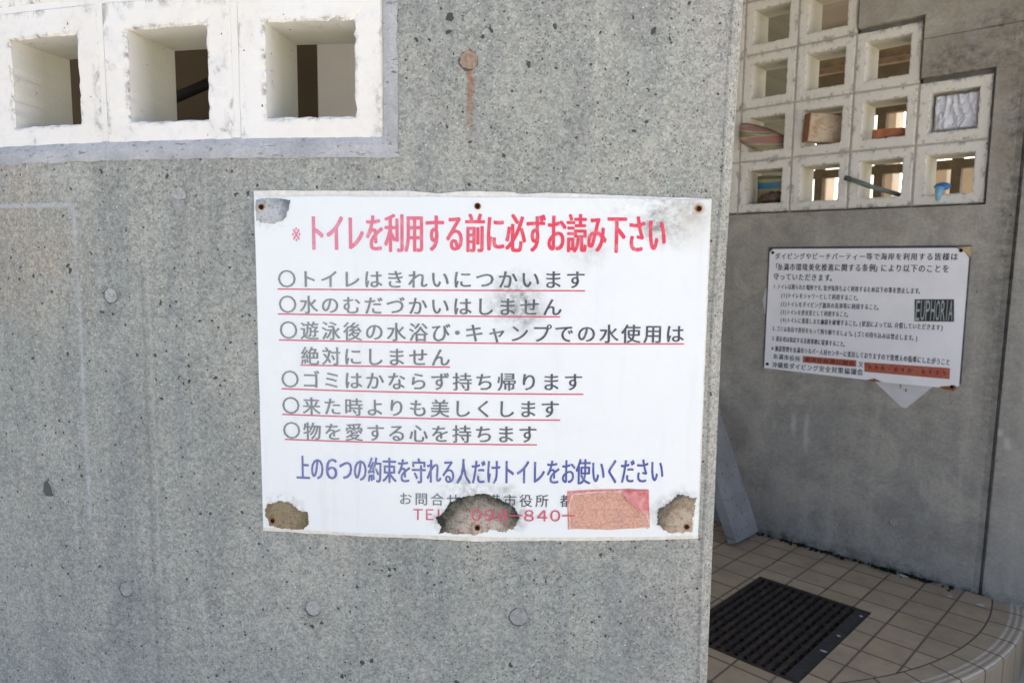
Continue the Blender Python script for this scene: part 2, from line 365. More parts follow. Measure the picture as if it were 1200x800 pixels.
M['tile'] = tile_mat(); M['nosing'] = nosing_mat()
M['iron'] = simple('dark grate iron', (.040, .031, .025), .75, .3, .55, 45, .001)
M['pit'] = simple('black drain pit', (.012, .012, .012), .9, .1)
M['plug'] = simple('pale mortar plug', (.36, .37, .365), .9, .2, .28, 190, .0012)
M['plug_grey'] = simple('grey mortar plug', (.29, .31, .31), .9, .2, .28, 190, .0012)
M['plug_in'] = simple('dull mortar plug', (.36, .36, .35), .9, .2, .16, 160, .0008)
M['ring'] = simple('dark plug rim', (.10, .105, .105), .9, .1)
M['rusty'] = simple('rusty plug', (.30, .225, .17), .9, .2, .35, 190, .0012)
M['hole'] = simple('dark screw hole', (.02, .012, .008), .9, .1)
M['rust'] = simple('rust', (.27, .11, .045), .85, .2, .4, 220, .001)
M['ground'] = simple('coral sand ground', (.42, .385, .32), .95, .1, .12, 3, .004)
M['roof'] = simple('roof concrete', (.30, .27, .22), .9, .2, .12, 4)
M['wood'] = simple('roof timber', (.17, .125, .08), .8, .2, .3, 18)

# ------------------------------------------------------------------ object helpers
def link(o, parent=None):
    COL.objects.link(o)
    if parent is not None:
        o.parent = parent
        o.location = -parent.location if False else (0, 0, 0)
    return o
def mesh_obj(name, bm, mat, parent=None, smooth=False, uvfn=None):
    bmesh.ops.recalc_face_normals(bm, faces=bm.faces) if len(bm.faces) else None
    me = bpy.data.meshes.new(name); bm.to_mesh(me); bm.free()
    if uvfn:
        ul = me.uv_layers.new(name='UVMap')
        for lp in me.loops: ul.data[lp.index].uv = uvfn(me.vertices[lp.vertex_index].co)
    if mat: me.materials.append(M[mat] if isinstance(mat, str) else mat)
    if smooth:
        for p in me.polygons: p.use_smooth = True
    off = root_loc(parent)
    if off.length: me.transform(Matrix.Translation(-off))
    o = bpy.data.objects.new(name, me); link(o, parent)
    return o
def root_loc(p):
    v = Vector((0, 0, 0))
    while p is not None: v = v + Vector(p.location); p = p.parent
    return v
def thing(name, label, cat, loc, group=None):
    o = bpy.data.objects.new(name, None); COL.objects.link(o); o.location = loc; o.empty_display_size = .05
    return tag(o, label, cat, group)
def tag(o, label, cat, group=None):
    o['label'] = label; o['category'] = cat; o['kind'] = 'thing'
    if group: o['group'] = group
    return o
def uv_front(p):                               # unroll the round wall
    return (math.atan2(p.x - AX, AY - p.y) * RAD, p.z - CZ)
def uv_right(p): return (p.dot(EE) , p.z - CZ)
def uv_floor(p): return (p.dot(EE), p.dot(NN) + CW)

def relief(us, zs, depth, back, mapf):
    """Wall as a relief: every cell of the u/z grid lies at its own depth, None is an opening through to the back."""
    bm = bmesh.new(); cache = {}
    def V(u, z, d):
        key = (round(u, 5), round(z, 5), round(d, 5))
        if key not in cache: cache[key] = bm.verts.new(mapf(u, z, d))
        return cache[key]
    D = [[depth((us[i] + us[i + 1]) / 2, (zs[j] + zs[j + 1]) / 2) for j in range(len(zs) - 1)] for i in range(len(us) - 1)]
    def face(*v):
        if len(set(v)) > 2:
            try: bm.faces.new(v)
            except ValueError: pass
    nu, nz = len(us) - 1, len(zs) - 1
    def dd(i, j):
        if 0 <= i < nu and 0 <= j < nz and D[i][j] is not None: return D[i][j]
        return back
    for i in range(nu):
        for j in range(nz):
            if D[i][j] is not None:
                d = D[i][j]
                face(V(us[i], zs[j], d), V(us[i + 1], zs[j], d), V(us[i + 1], zs[j + 1], d), V(us[i], zs[j + 1], d))
                face(V(us[i], zs[j], back), V(us[i], zs[j + 1], back), V(us[i + 1], zs[j + 1], back), V(us[i + 1], zs[j], back))
    for i in range(nu + 1):
        for j in range(nz):
            a, b = dd(i - 1, j), dd(i, j)
            if abs(a - b) > 1e-6: face(V(us[i], zs[j], a), V(us[i], zs[j + 1], a), V(us[i], zs[j + 1], b), V(us[i], zs[j], b))
    for i in range(nu):
        for j in range(nz + 1):
            a, b = dd(i, j - 1), dd(i, j)
            if abs(a - b) > 1e-6: face(V(us[i], zs[j], a), V(us[i + 1], zs[j], a), V(us[i + 1], zs[j], b), V(us[i], zs[j], b))
    return bm
def steps(lst, mx):
    lst = sorted(set(round(x, 5) for x in lst)); out = []
    for a, b in zip(lst, lst[1:]):
        n = max(1, math.ceil((b - a) / mx)); out += [a + (b - a) * i / n for i in range(n)]
    return out + [lst[-1]]
def poly_prism(pts, mapf, d0, d1):             # outline in wall coordinates pushed from depth d0 (back) to d1 (front)
    bm = bmesh.new()
    f = [bm.verts.new(mapf(a, z, d1)) for a, z in pts]; b = [bm.verts.new(mapf(a, z, d0)) for a, z in pts]
    n = len(pts)
    c = bm.verts.new(mapf(sum(p[0] for p in pts) / n, sum(p[1] for p in pts) / n, d1))
    for i in range(n):
        bm.faces.new((f[i], f[(i + 1) % n], c)); bm.faces.new((f[i], b[i], b[(i + 1) % n], f[(i + 1) % n]))
    return bm
def sheet(a0, a1, z0, z1, mapf, d0, d1, step=.03, edge=None):   # bent slab with optional ragged outline
    us = steps([a0, a1], step); nz = max(2, int((z1 - z0) / step))
    zs = [z0 + (z1 - z0) * j / nz for j in range(nz + 1)]
    bm = bmesh.new(); G = [[[None] * len(zs) for _ in us] for _ in range(2)]
    for q, d in enumerate((d1, d0)):
        for i, u in enumerate(us):
            for j, z in enumerate(zs):
                uu, zz = u, z
                if edge: uu, zz = edge(u, z, i in (0, len(us) - 1), j in (0, len(zs) - 1))
                G[q][i][j] = bm.verts.new(mapf(uu, zz, d))
    for q in range(2):
        for i in range(len(us) - 1):
            for j in range(len(zs) - 1):
                bm.faces.new((G[q][i][j], G[q][i + 1][j], G[q][i + 1][j + 1], G[q][i][j + 1]))
    def rim(s):
        for k in range(len(s) - 1):
            (i, j), (m, n) = s[k], s[k + 1]
            bm.faces.new((G[0][i][j], G[0][m][n], G[1][m][n], G[1][i][j]))
    A, B = len(us) - 1, len(zs) - 1
    rim([(i, 0) for i in range(A + 1)]); rim([(A, j) for j in range(B + 1)]); rim([(i, B) for i in range(A, -1, -1)]); rim([(0, j) for j in range(B, -1, -1)])
    return bm
def disc(a, z, r, mapf, d0, d1, n=20, jit=0., squash=1.):
    pts = []
    for i in range(n):
        t = 2 * math.pi * i / n; rr = r * (1 + random.uniform(-jit, jit))
        pts.append((a + rr * math.cos(t) * squash, z + rr * math.sin(t)))
    return poly_prism(pts, mapf, d0, d1)
def box_bm(c, ax, half, bm=None):
    bm = bm or bmesh.new(); vs = []
    for sx in (-1, 1):
        for sy in (-1, 1):
            for sz in (-1, 1): vs.append(bm.verts.new(c + ax[0] * half[0] * sx + ax[1] * half[1] * sy + ax[2] * half[2] * sz))
    for f in ((0, 1, 3, 2), (4, 6, 7, 5), (0, 4, 5, 1), (2, 3, 7, 6), (0, 2, 6, 4), (1, 5, 7, 3)): bm.faces.new([vs[i] for i in f])
    return bm
def tube_bm(pts, rad, n=10, bm=None):
    bm = bm or bmesh.new(); rings = []
    for i, p in enumerate(pts):
        t = (pts[min(i + 1, len(pts) - 1)] - pts[max(i - 1, 0)]).normalized()
        x = t.orthogonal().normalized(); y = t.cross(x); r = rad[i] if isinstance(rad, (list, tuple)) else rad
        rings.append([bm.verts.new(p + x * r * math.cos(2 * math.pi * k / n) + y * r * math.sin(2 * math.pi * k / n)) for k in range(n)])
    for a, b in zip(rings, rings[1:]):
        for k in range(n): bm.faces.new((a[k], a[(k + 1) % n], b[(k + 1) % n], b[k]))
    bm.faces.new(rings[0][::-1]); bm.faces.new(rings[-1])
    return bm

# ------------------------------------------------------------------ ground, floor, step
bm = bmesh.new(); S = 600
vs = [bm.verts.new((x, y, -.14)) for x, y in ((-S, -S), (S, -S), (S, S), (-S, S))]; bm.faces.new(vs)
g = mesh_obj('ground', bm, 'ground'); g['kind'] = 'structure'

EC, SCN, RO, RI = -1.42, .22, 1.10, 1.012      # centre and radii of the curved step
GR = (-1.007, -.660, .362, .883)               # drain opening in the floor: e0, e1, s0, s1
def floor_mesh():
    bm = bmesh.new(); ss = steps([0, GR[2], GR[3], SCN + RI * .999], .03)
    for a, b in zip(ss, ss[1:]):
        def emax(s): return EC + math.sqrt(max(0, RI * RI - (s - SCN) ** 2))
        cuts = [(-3.6, None)]
        m = (a + b) / 2
        def quad(e0a, e1a, e0b, e1b):
            v = [bm.verts.new(FL(e0a, a)), bm.verts.new(FL(e1a, a)), bm.verts.new(FL(e1b, b)), bm.verts.new(FL(e0b, b))]; bm.faces.new(v)
        if GR[2] < m < GR[3]:
            quad(-3.6, GR[0], -3.6, GR[0]); quad(GR[1], emax(a), GR[1], emax(b))
        else: quad(-3.6, emax(a), -3.6, emax(b))
    # sides of the drain pit
    e0, e1, s0, s1 = GR
    for p, q in (((e0, s0), (e1, s0)), ((e1, s0), (e1, s1)), ((e1, s1), (e0, s1)), ((e0, s1), (e0, s0))):
        bm.faces.new([bm.verts.new(FL(*p)), bm.verts.new(FL(*q)), bm.verts.new(FL(*q, -.12)), bm.verts.new(FL(*p, -.12))])
    bmesh.ops.remove_doubles(bm, verts=bm.verts, dist=1e-5)
    return bm
fl = mesh_obj('floor', floor_mesh(), 'tile', uvfn=uv_floor); fl['kind'] = 'structure'
def arc_uv(p):
    q = Vector((p.dot(EE) - EC, p.dot(NN) + CW - SCN))
    return (math.atan2(q.y, q.x) * RO, (q.length - RI) if p.z > -.01 else .03 + (-p.z) * .1)
bm = bmesh.new(); rows = []
for i in range(61):
    t = R_(-12.6 + 105 * i / 60)
    rows.append([bm.verts.new(FL(EC + r * math.cos(t), SCN + r * math.sin(t), z)) for r, z in ((RI, 0), (RI + .03, .0005), (RI + .06, .0005), (RO - .006, 0), (RO - .001, -.005), (RO, -.012), (RO, -.15))])
for a, b in zip(rows, rows[1:]):
    for j in range(6): bm.faces.new((a[j], b[j], b[j + 1], a[j + 1]))
st = mesh_obj('step', bm, 'nosing', uvfn=arc_uv); st['kind'] = 'structure'

# ------------------------------------------------------------------ round front wall with its sign
FE = .1197 * RAD                               # free end of the wall
OB, OR = .1346, -.1585                         # lower edge and right edge of the opening for the block screen
PB, TH0 = .2031, -.1184 * RAD                  # block pitch, centre of the last block
OL = TH0 - 4.5 * PB; OT = .159 + 2 * PB - .005
front = thing('concrete_wall', 'rounded grey concrete wall with pores and rust run behind the big white sign', 'wall', FW(0, -1.15, 0))
us = steps([-1.7, OL - .02, OR, FE - .030, FE - .026, FE - .014, FE], .035); zs = [-1.16, OB, OT + .02, 1.45]
def fdepth(u, z):
    if OL - .02 < u < OR and OB < z < OT + .02: return None
    return 0.
def lean(z): return .0085 * max(-.15, min(1.6, (z + .02) / .34))      # the cast end of the wall flares a little towards the top
def fmap(u, z, d):
    u0 = u
    if u > FE - .031: u = u + lean(z)
    if d < .02 and u0 > FE - .0145: d += .011 * (u0 - (FE - .0145)) / .0145       # chamfer on the arris
    return FW(u, z, d)
wall_body = mesh_obj('wall_face', relief(us, steps(zs, .12), fdepth, .15, fmap), 'front', front, uvfn=uv_front)
# thin lip left by the formwork along the free end
bm = bmesh.new(); prev = None
for i in range(120):
    z = -1.15 + 2.58 * i / 119; wv = lean(z) + .0008 * math.sin(z * 19) + random.uniform(-.0006, .0006)
    ring = [bm.verts.new(FW(FE - .0195 + wv, z, -.0005)), bm.verts.new(FW(FE - .017 + wv, z, -.0022)), bm.verts.new(FW(FE - .0145 + wv, z, -.0004))]
    if prev:
        for k in (0, 1): bm.faces.new((prev[k], ring[k], ring[k + 1], prev[k + 1]))
    prev = ring
mesh_obj('edge_lip', bm, 'front', front, uvfn=uv_front)
# mortar bed round the opening: slopes from the wall face back to the blocks
bm = bmesh.new()
def strip(P, Q, n, closed=False):
    prev = None
    for i in range(n + 1):
        t = i / n; j = random.uniform(-.0012, .0012); j2 = random.uniform(-.0010, .0010)
        p = Vector(P[0]).lerp(Vector(P[1]), t); q = Vector(Q[0]).lerp(Vector(Q[1]), t)
        m = p.lerp(q, .55)
        r = [bm.verts.new(FW(p.x + j * (P[0][0] == P[1][0]), p.y + j * (P[0][1] == P[1][1]), p.z)),
             bm.verts.new(FW(m.x, m.y, m.z - .0025 + j2)), bm.verts.new(FW(q.x, q.y, q.z))]
        if prev:
            for k in (0, 1): bm.faces.new((prev[k], r[k], r[k + 1], prev[k + 1]))
        prev = r
bx1, bz0 = TH0 + PB / 2 - .003, .1615          # outer edges of the blocks
strip(((OL, OB - .0015, -.0012), (OR + .006, OB - .0015, -.0012)), ((OL, bz0, .007), (bx1, bz0, .007)), 70)
strip(((OR + .002, OB - .001, -.001), (OR + .002, OT + .02, -.001)), ((bx1, bz0, .007), (bx1, OT + .02, .007)), 50)
mesh_obj('mortar_bed', bm, 'mortar', front)

def plug(parent, a, z, r, mapf, mat, jit=.05, ring=True):
    o = mesh_obj('form_tie_plug', disc(a, z, r, mapf, .002, -.0006, 22, jit), mat, parent)
    if ring: mesh_obj('rim', disc(a - .0008, z - .0008, r * 1.10, mapf, .002, -.0003, 22, jit), 'ring', o)
    return o
for px, py, r, mt in ((130, 346, .0105, 'plug'), (148, 690, .0105, 'plug_grey'), (367, 712, .0105, 'plug'), (608, 722, .0120, 'plug_grey')):
    plug(front, *on_front(px, py), r, FW, mt)['label'] = 'pale round mortar plug in the concrete'
a, z = on_front(550, 70)
o = plug(front, a, z, .0115, FW, 'rusty', .12); o['label'] = 'rust brown plug with rust run below it'
# a chipped patch and a broken corner lower left
a, z = on_front(209, 231)
mesh_obj('patch', poly_prism([(a - .011, z + .002), (a - .007, z + .012), (a + .004, z + .013), (a + .011, z + .008), (a + .012, z - .001), (a, z - .004)], FW, .002, -.001), 'plug', front)
mesh_obj('chip', poly_prism([(a - .010, z - .005), (a + .008, z - .004), (a + .010, z - .016), (a + .001, z - .021), (a - .006, z - .014)], FW, .002, -.0006), 'plug_grey', front)
a, z = on_front(56, 573)
mesh_obj('chip', poly_prism([(a - .009, z - .004), (a - .006, z + .010), (a, z + .014), (a + .006, z + .003), (a + .010, z - .009), (a - .002, z - .012)], FW, .002, -.0006), 'ring', front)
mesh_obj('chip', poly_prism([(a - .010, z - .011), (a + .011, z - .010), (a + .009, z - .017), (a - .006, z - .020)], FW, .002, -.0008), 'plug', front)

# ---- perforated blocks
def block_bm(hw, hh, ow, oh, depth, center, mapf, d0):
    """One hollow square block: front frame, tapered hole, back; edges slightly uneven."""
    bm = bmesh.new(); a0, z0 = center; N = 14; ul = bm.loops.layers.uv.new('UVMap'); info = {}
    def ring(wx, wz, d, j):
        pts = []
        for sx, sz, ex, ez in ((-1, -1, 1, -1), (1, -1, 1, 1), (1, 1, -1, 1), (-1, 1, -1, -1)):
            for k in range(N):
                t = k / N; pts.append(((sx + (ex - sx) * t) * wx, (sz + (ez - sz) * t) * wz))
        r = []
        for x, z in pts:
            jx, jz = random.uniform(-j, j), random.uniform(-j, j)
            if j > .0008 and random.random() < .10: jx, jz, d_ = jx * 2 + math.copysign(.0012, x), jz * 2 + math.copysign(.0012, z), d + .0015
            else: d_ = d
            v = bm.verts.new(mapf(a0 + x + jx, z0 + z + jz, d0 + d_ + random.uniform(-j, j) * .5)); info[v] = (max(wx, wz), d); r.append(v)
        return r
    sp = [ring(ow, oh, depth, 0), ring(ow, oh, .004, .0004), ring(ow - .004, oh - .004, 0, .0006), ring((ow + hw) / 2, (oh + hh) / 2, 0, .0003), ring(hw + .003, hh + .003, 0, .0009),
          ring(hw, hh, .003, .0009), ring(hw * .985, hh * .985, depth * .5, .0004), ring(hw * .97, hh * .97, depth, 0)]
    for a, b in zip(sp, sp[1:]):
        n = len(a)
        for i in range(n): bm.faces.new((a[i], a[(i + 1) % n], b[(i + 1) % n], b[i]))
    a, b = sp[-1], sp[0]; n = len(a)
    for i in range(n): bm.faces.new((a[i], a[(i + 1) % n], b[(i + 1) % n], b[i]))
    for f in bm.faces:
        for lp in f.loops: lp[ul].uv = info[lp.vert]
    return bm
screen = thing('block_screen', 'bright white row of square hollow blocks set in the rounded wall', 'block screen', FW(TH0, .16, .05))
for i in range(5):
    for j in range(2):
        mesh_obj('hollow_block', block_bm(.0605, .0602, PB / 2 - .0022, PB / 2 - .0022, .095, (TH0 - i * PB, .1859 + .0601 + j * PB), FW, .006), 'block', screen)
bm = bmesh.new()
for i in range(5):                             # pointing between the blocks, a little behind their faces
    x = TH0 - (i + .5) * PB
    box = sheet(x - .0045, x + .0045, bz0 - .004, OT + .02, FW, .09, .0068, .02)
    me = bpy.data.meshes.new('tmp'); box.to_mesh(me); box.free(); bm.from_mesh(me); bpy.data.meshes.remove(me)
box = sheet(OL, TH0 + PB / 2, .1859 + .0601 + PB / 2 - .0045, .1859 + .0601 + PB / 2 + .0045, FW, .089, .0070, .02)
me = bpy.data.meshes.new('tmp'); box.to_mesh(me); box.free(); bm.from_mesh(me); bpy.data.meshes.remove(me)
mesh_obj('pointing', bm, 'block', screen)

# ------------------------------------------------------------------ lettering
_glyph = {}
def glyph(ch, off=0.):
    if (ch, off) in _glyph: return _glyph[ch, off]
    cu = bpy.data.curves.new('g', 'FONT'); cu.body = ch; cu.offset = off; cu.resolution_u = 3
    o = bpy.data.objects.new('g', cu); COL.objects.link(o); bpy.context.view_layer.update()
    me = bpy.data.meshes.new_from_object(o.evaluated_get(bpy.context.evaluated_depsgraph_get()))
    vs = [(v.co.x, v.co.y) for v in me.vertices]; fs = [tuple(p.vertices) for p in me.polygons]
    bpy.data.objects.remove(o); bpy.data.curves.remove(cu); bpy.data.meshes.remove(me)
    _glyph[ch, off] = (vs, fs); return vs, fs
NARROW = set('0123456789()（）「」、。・-ABCDEFGHIJKLMNOPQRSTUVWXYZ.')
def line_bm(text, a0, a1, zl, zr, h, mapf, depth, off=0., widths=None, bm=None, gw=.93, latin=False):
    bm = bm or bmesh.new()                     # heavier lettering is printed several times, slightly shifted (off in metres)
    sh = [(0, 0)] if off <= 0 else [(-off, 0), (off, 0), (0, .25 * off), (0, -.25 * off)] if off < .001 else [(-off, 0), (off, 0), (-off * .35, .25 * off), (off * .35, -.25 * off)]
    for i, (dx, dz) in enumerate(sh): line_once(text, a0 + dx, a1 + dx, zl + dz, zr + dz, h, mapf, depth - i * .00006, widths, bm, gw, latin)
    return bm
def line_once(text, a0, a1, zl, zr, h, mapf, depth, widths=None, bm=None, gw=.93, latin=False):
    """Characters spread evenly from a0 to a1; zl / zr are the heights of the line's middle at its ends, h the full character height."""
    wd = [(widths or {}).get(c, 1.) for c in text]; tot = sum(wd); x = 0.
    for c, q in zip(text, wd):
        if c not in ' 　':
            vs, fs = glyph(c)
            if latin:
                lo = min(v[0] for v in vs); hi = max(v[0] for v in vs); b0 = min(v[1] for v in vs); b1 = max(v[1] for v in vs)
                cx, cy, sx, sy = (lo + hi) / 2, (b0 + b1) / 2, min(gw * q, gw * q) / max(hi - lo, .3), 1 / max(b1 - b0, .3)
                if c == '-': sy = sx * .9
            elif ord(c) < 128:
                lo = min(v[0] for v in vs); hi = max(v[0] for v in vs)
                cx, cy, sx, sy = (lo + hi) / 2, .36, 1., 1.
            else: cx, cy, sx, sy = .5, .38, gw * (1.45 if c in '６ＴＥＬ０９８４－' else 1.), 1.
            P = (a1 - a0) / tot
            xc = a0 + (x + q / 2) * P
            t = (xc - a0) / (a1 - a0); zc = zl + (zr - zl) * t; sl = (zr - zl) / (a1 - a0)
            nv = [bm.verts.new(mapf(xc + (vx - cx) * sx * P, zc + (vy - cy) * sy * h + (vx - cx) * sx * P * sl, depth)) for vx, vy in vs]
            for f in fs:
                try: bm.faces.new([nv[i] for i in f])
                except ValueError: pass
        x += q
    return bm
def text_obj(name, bm, mat, parent, uvfn):
    me = bpy.data.meshes.new(name); bm.normal_update(); bm.to_mesh(me); bm.free()
    ul = me.uv_layers.new(name='UVMap')
    for lp in me.loops: ul.data[lp.index].uv = uvfn(me.vertices[lp.vertex_index].co)
    me.materials.append(mat); me.transform(Matrix.Translation(-root_loc(parent)))
    o = bpy.data.objects.new(name, me); link(o, parent); return o

# ------------------------------------------------------------------ big sign
TS = -.0218 * RAD; ZT, SH = .0830, .4500
SL, SR, SB = TS - .2985, TS + .2985, ZT - SH
big = thing('notice_sign', 'large white notice with red heading and blue last line on the rounded wall', 'sign', FW(TS, SB, -.004))
def ragtop(u):                                   # two places where the bead has crumbled away
    q = u - TS
    return -.0055 * (max(0, 1 - abs(q + .055) / .03) + max(0, 1 - abs(q - .06) / .02)) * random.uniform(.5, 1) + random.uniform(-.0005, .0004) - .0055 * max(0, (q - .05) / .25)
def ragged(u, z, eu, ez):
    if ez and z > 0: return u, z + ragtop(u)
    if ez: return u, z + random.uniform(-.0006, .0006) - .002 * math.exp(-((u - TS) / .05) ** 2)
    if eu: return u + random.uniform(-.0003, .0003), z
    return u, z
mesh_obj('backing_sheet', sheet(SL - .0018, SR + .0025, SB - .0055, ZT + .0075, FW, .0, -.0028, .012, ragged), 'rim', big, uvfn=uv_front)
mesh_obj('panel', sheet(SL, SR, SB, ZT, FW, -.0028, -.0052, .03, lambda u, z, eu, ez: (u + (random.uniform(-.0006, .0006) if eu else 0), z + (random.uniform(-.0005, .0005) if ez else 0))), 'sign', big, uvfn=uv_front)
DT = -.0056
def px_line(l, r):                             # two photo points on the wall -> a0, a1, zl, zr
    p, q = on_front(*l), on_front(*r); return p[0], q[0], p[1], q[1]
M['ink_red'] = ink('faded red ink', (.70, .25, .36), (.72, .06, .115), -.26, .0, .3)
M['ink_black'] = ink('faded black ink', (.235, .265, .285), (.07, .08, .11), -.24, .06, .25)
M['ink_blue'] = ink('blue ink', (.16, .19, .42), (.075, .10, .36), -.2, .1, .3)
M['ink_tel'] = ink('thin red ink', (.62, .12, .20), (.62, .08, .14), -.2, .1, .2)
PXM = .00113
bm = line_bm('※', *px_line((343.5, 273.5), (361.5, 273.5)), 30 * PXM, FW, DT, 0., gw=1.)
line_bm('トイレを利用する前に必ずお読み下さい', *px_line((361, 273), (780, 274.5)), 47 * PXM, FW, DT, .0012, bm=bm, gw=1.)
text_obj('heading', bm, M['ink_red'], big, uv_front)
L = [('〇トイレはきれいにつかいます', 326, 326.5, 687, 327.5, 22.5, {}), ('〇水のむだづかいはしません', 327, 356, 660, 359.5, 22.5, {}),
     ('〇遊泳後の水浴び・キャンプでの水使用は', 328, 386, 802, 390.5, 23, {'・': .5}), ('絶対にしません', 353, 416, 530, 418, 23, {}),
     ('〇ゴミはかならず持ち帰ります', 330, 443, 684, 446.5, 22.5, {}), ('〇来た時よりも美しくします', 331, 473.5, 657, 478, 22.5, {}),
     ('〇物を愛する心を持ちます', 332, 502.5, 631, 507.5, 22.5, {})]
for t, x0, y0, x1, y1, h, wd in L:
    text_obj('text_line', line_bm(t, *px_line((x0, y0), (x1, y1)), h * PXM, FW, DT, .00048, wd, gw=.90), M['ink_black'], big, uv_front)
U = [(327.5, 338.5, 685, 340.5), (328, 367.5, 656, 370.8), (329, 397.7, 800, 402.3), (354, 427, 528, 429.3), (332, 454.5, 683, 461), (333, 484.3, 656, 491), (336, 513.3, 629, 519.8)]
for x0, y0, x1, y1 in U:
    a0, a1, z0, z1 = px_line((x0, y0), (x1, y1)); bm = bmesh.new(); pr = None; n = 24
    for i in range(n + 1):
        t = i / n; a, z = a0 + (a1 - a0) * t, z0 + (z1 - z0) * t
        q = (bm.verts.new(FW(a, z + .0009, DT)), bm.verts.new(FW(a, z - .0009, DT)))
        if pr: bm.faces.new((pr[0], pr[1], q[1], q[0]))
        pr = q
    text_obj('underline', bm, M['ink_tel'], big, uv_front)
text_obj('text_line', line_bm('上の６つの約束を守れる人だけトイレをお使いください', *px_line((349, 546), (777, 549.5)), 33 * PXM, FW, DT, .00065, gw=1.0, widths={}), M['ink_blue'], big, uv_front)
text_obj('text_line', line_bm('お問合せ 糸満市役所 都', *px_line((467, 582), (673, 585)), 16.5 * PXM, FW, DT, .0002, {' ': .55}, gw=.86), M['ink_black'], big, uv_front)
bm = line_bm('ＴＥＬ', *px_line((484, 600.5), (524, 601)), 18 * PXM, FW, DT, .0002, gw=.9)
text_obj('text_line', bm, M['ink_tel'], big, uv_front)
text_obj('text_line', line_bm('０９８－８４０－', *px_line((551, 601), (673, 602)), 18 * PXM, FW, DT - .0010, .0002, gw=.95), M['ink_tel'], big, uv_front)
# corroded places round the screws
def blob(pts, n=5, j=.0016):
    out = []
    for k in range(len(pts)):
        p, q = pts[k], pts[(k + 1) % len(pts)]
        for i in range(n):
            t = i / n; out.append((p[0] + (q[0] - p[0]) * t + random.uniform(-j, j), p[1] + (q[1] - p[1]) * t + random.uniform(-j, j)))
    return out
def corroded(pxs, mat, ctr_px, rad, label, j=.0012):
    pts = [on_front(*p) for p in pxs]
    M[mat[0]] = patch_mat(*mat, on_front(*ctr_px), rad)
    o = mesh_obj('corroded_patch', poly_prism(blob(blob(pts, 3, j * 1.3), 5, j * .55), FW, -.0052, -.0059), M[mat[0]], big, uvfn=uv_front); o['label'] = label
corroded([(302, 234), (322, 233), (342, 234.5), (341, 246), (335, 257), (324, 263), (310, 262), (303, 258)], ('scuffed zinc', (.16, .18, .21), (.26, .29, .33), (.50, .53, .56), (.36, .36, .34)), (316, 252), .034, 'grey scuffed quarter round at the upper left screw', .0008)
corroded([(313, 598), (316, 589), (329, 585), (343, 587), (352, 597), (363, 599), (364, 613), (357, 618), (333, 617), (318, 614)], ('olive corrosion', (.07, .068, .04), (.15, .135, .08), (.30, .25, .16), (.20, .15, .09)), (335, 602), .045, 'olive brown corroded spot at the lower left screw')
corroded([(516, 622), (514, 605), (525, 592), (537, 580), (556, 577), (580, 579), (594, 586), (603, 594), (607, 606), (603, 617), (592, 620), (575, 618), (561, 625), (545, 624)], ('mouldy corrosion', (.034, .038, .030), (.21, .20, .17), (.52, .46, .41), (.26, .15, .085)), (564, 622), .058, 'blackened corroded spot at the bottom middle screw', .002)
corroded([(768, 612), (769, 598), (779, 590), (789, 581), (803, 578), (814, 582), (812, 600), (810, 620), (793, 623), (778, 620)], ('brown corrosion', (.11, .10, .08), (.32, .265, .195), (.50, .43, .34), (.34, .21, .12)), (806, 614), .046, 'brown corroded spot at the lower right screw', .0018)
for px, py in ((309, 243), (560, 242), (817, 245), (322, 608), (560, 616), (803, 615)):
    a, z = on_front(px, py)
    o = mesh_obj('screw', disc(a, z, .0042, FW, -.005, -.0068, 14, .06), 'rust', big)
    mesh_obj('socket', disc(a, z, .0030, FW, -.0066, -.0072, 12, .08), 'hole', o)
# half-torn red tape
k = NB('torn red tape', .6, .3)
nn_ = k.noise(60, k.uv, 5, .7); n2_ = k.noise(300, k.uv, 4, .75)
M['tape'] = k.done(k.mix(k.rng(n2_, .38, .62, 0, .75), k.mix(k.rng(nn_, .42, .58), (.60, .29, .21), (.44, .21, .17)), (.72, .50, .40)), k.math('ADD', nn_, n2_), .0008, .6)
k = NB('red tape film', .55, .35); n = k.noise(90, k.ob, 6, .75); M['tape_red'] = k.done(k.mix(k.rng(n, .38, .62), (.58, .13, .14), (.66, .34, .32)), n, .0006)
M['torn'] = simple('torn pale paper', (.72, .58, .52), .8, .2, .1, 120)
tp = mesh_obj('tape', poly_prism(blob([on_front(*p) for p in ((668, 617), (667, 590), (671, 578), (700, 575), (728, 574), (738, 589), (757, 601), (760, 615), (715, 618))], 5, .0007), FW, -.0054, -.0064), 'tape', big, uvfn=uv_front)
mesh_obj('torn_edge', poly_prism(blob([on_front(*p) for p in ((665, 618), (664, 574), (700, 571.5), (735, 571), (759, 572), (760, 616), (757, 617), (752, 604), (737, 590), (727, 575.2), (700, 576), (673, 579), (669, 591), (668.5, 618))], 3, .0004), FW, -.0052, -.0059), 'tape_red', tp)
mesh_obj('torn_fringe', poly_prism(blob([on_front(*p) for p in ((667, 617.5), (666, 590), (670, 577), (700, 574), (729, 573), (739.5, 588.5), (758, 600.5), (761, 615.5), (715, 618.5))], 7, .0009), FW, -.0053, -.0061), 'torn', tp)
bm = bmesh.new()                                # curled corner of the red film
fp = [on_front(*p) for p in ((727, 574), (740, 573), (758, 573), (759, 600), (745, 593), (736, 586))]
lift = [-.0066, -.0068, -.0068, -.0085, -.0130, -.0105]
f = [bm.verts.new(FW(p[0], p[1], d)) for p, d in zip(fp, lift)]; c0 = bm.verts.new(FW(sum(p[0] for p in fp) / 6, sum(p[1] for p in fp) / 6, -.0078))
for i in range(6): bm.faces.new((f[i], f[(i + 1) % 6], c0))
o = mesh_obj('curl', bm, 'tape_red', tp); sm = o.modifiers.new('Solidify', 'SOLIDIFY'); sm.thickness = .0004

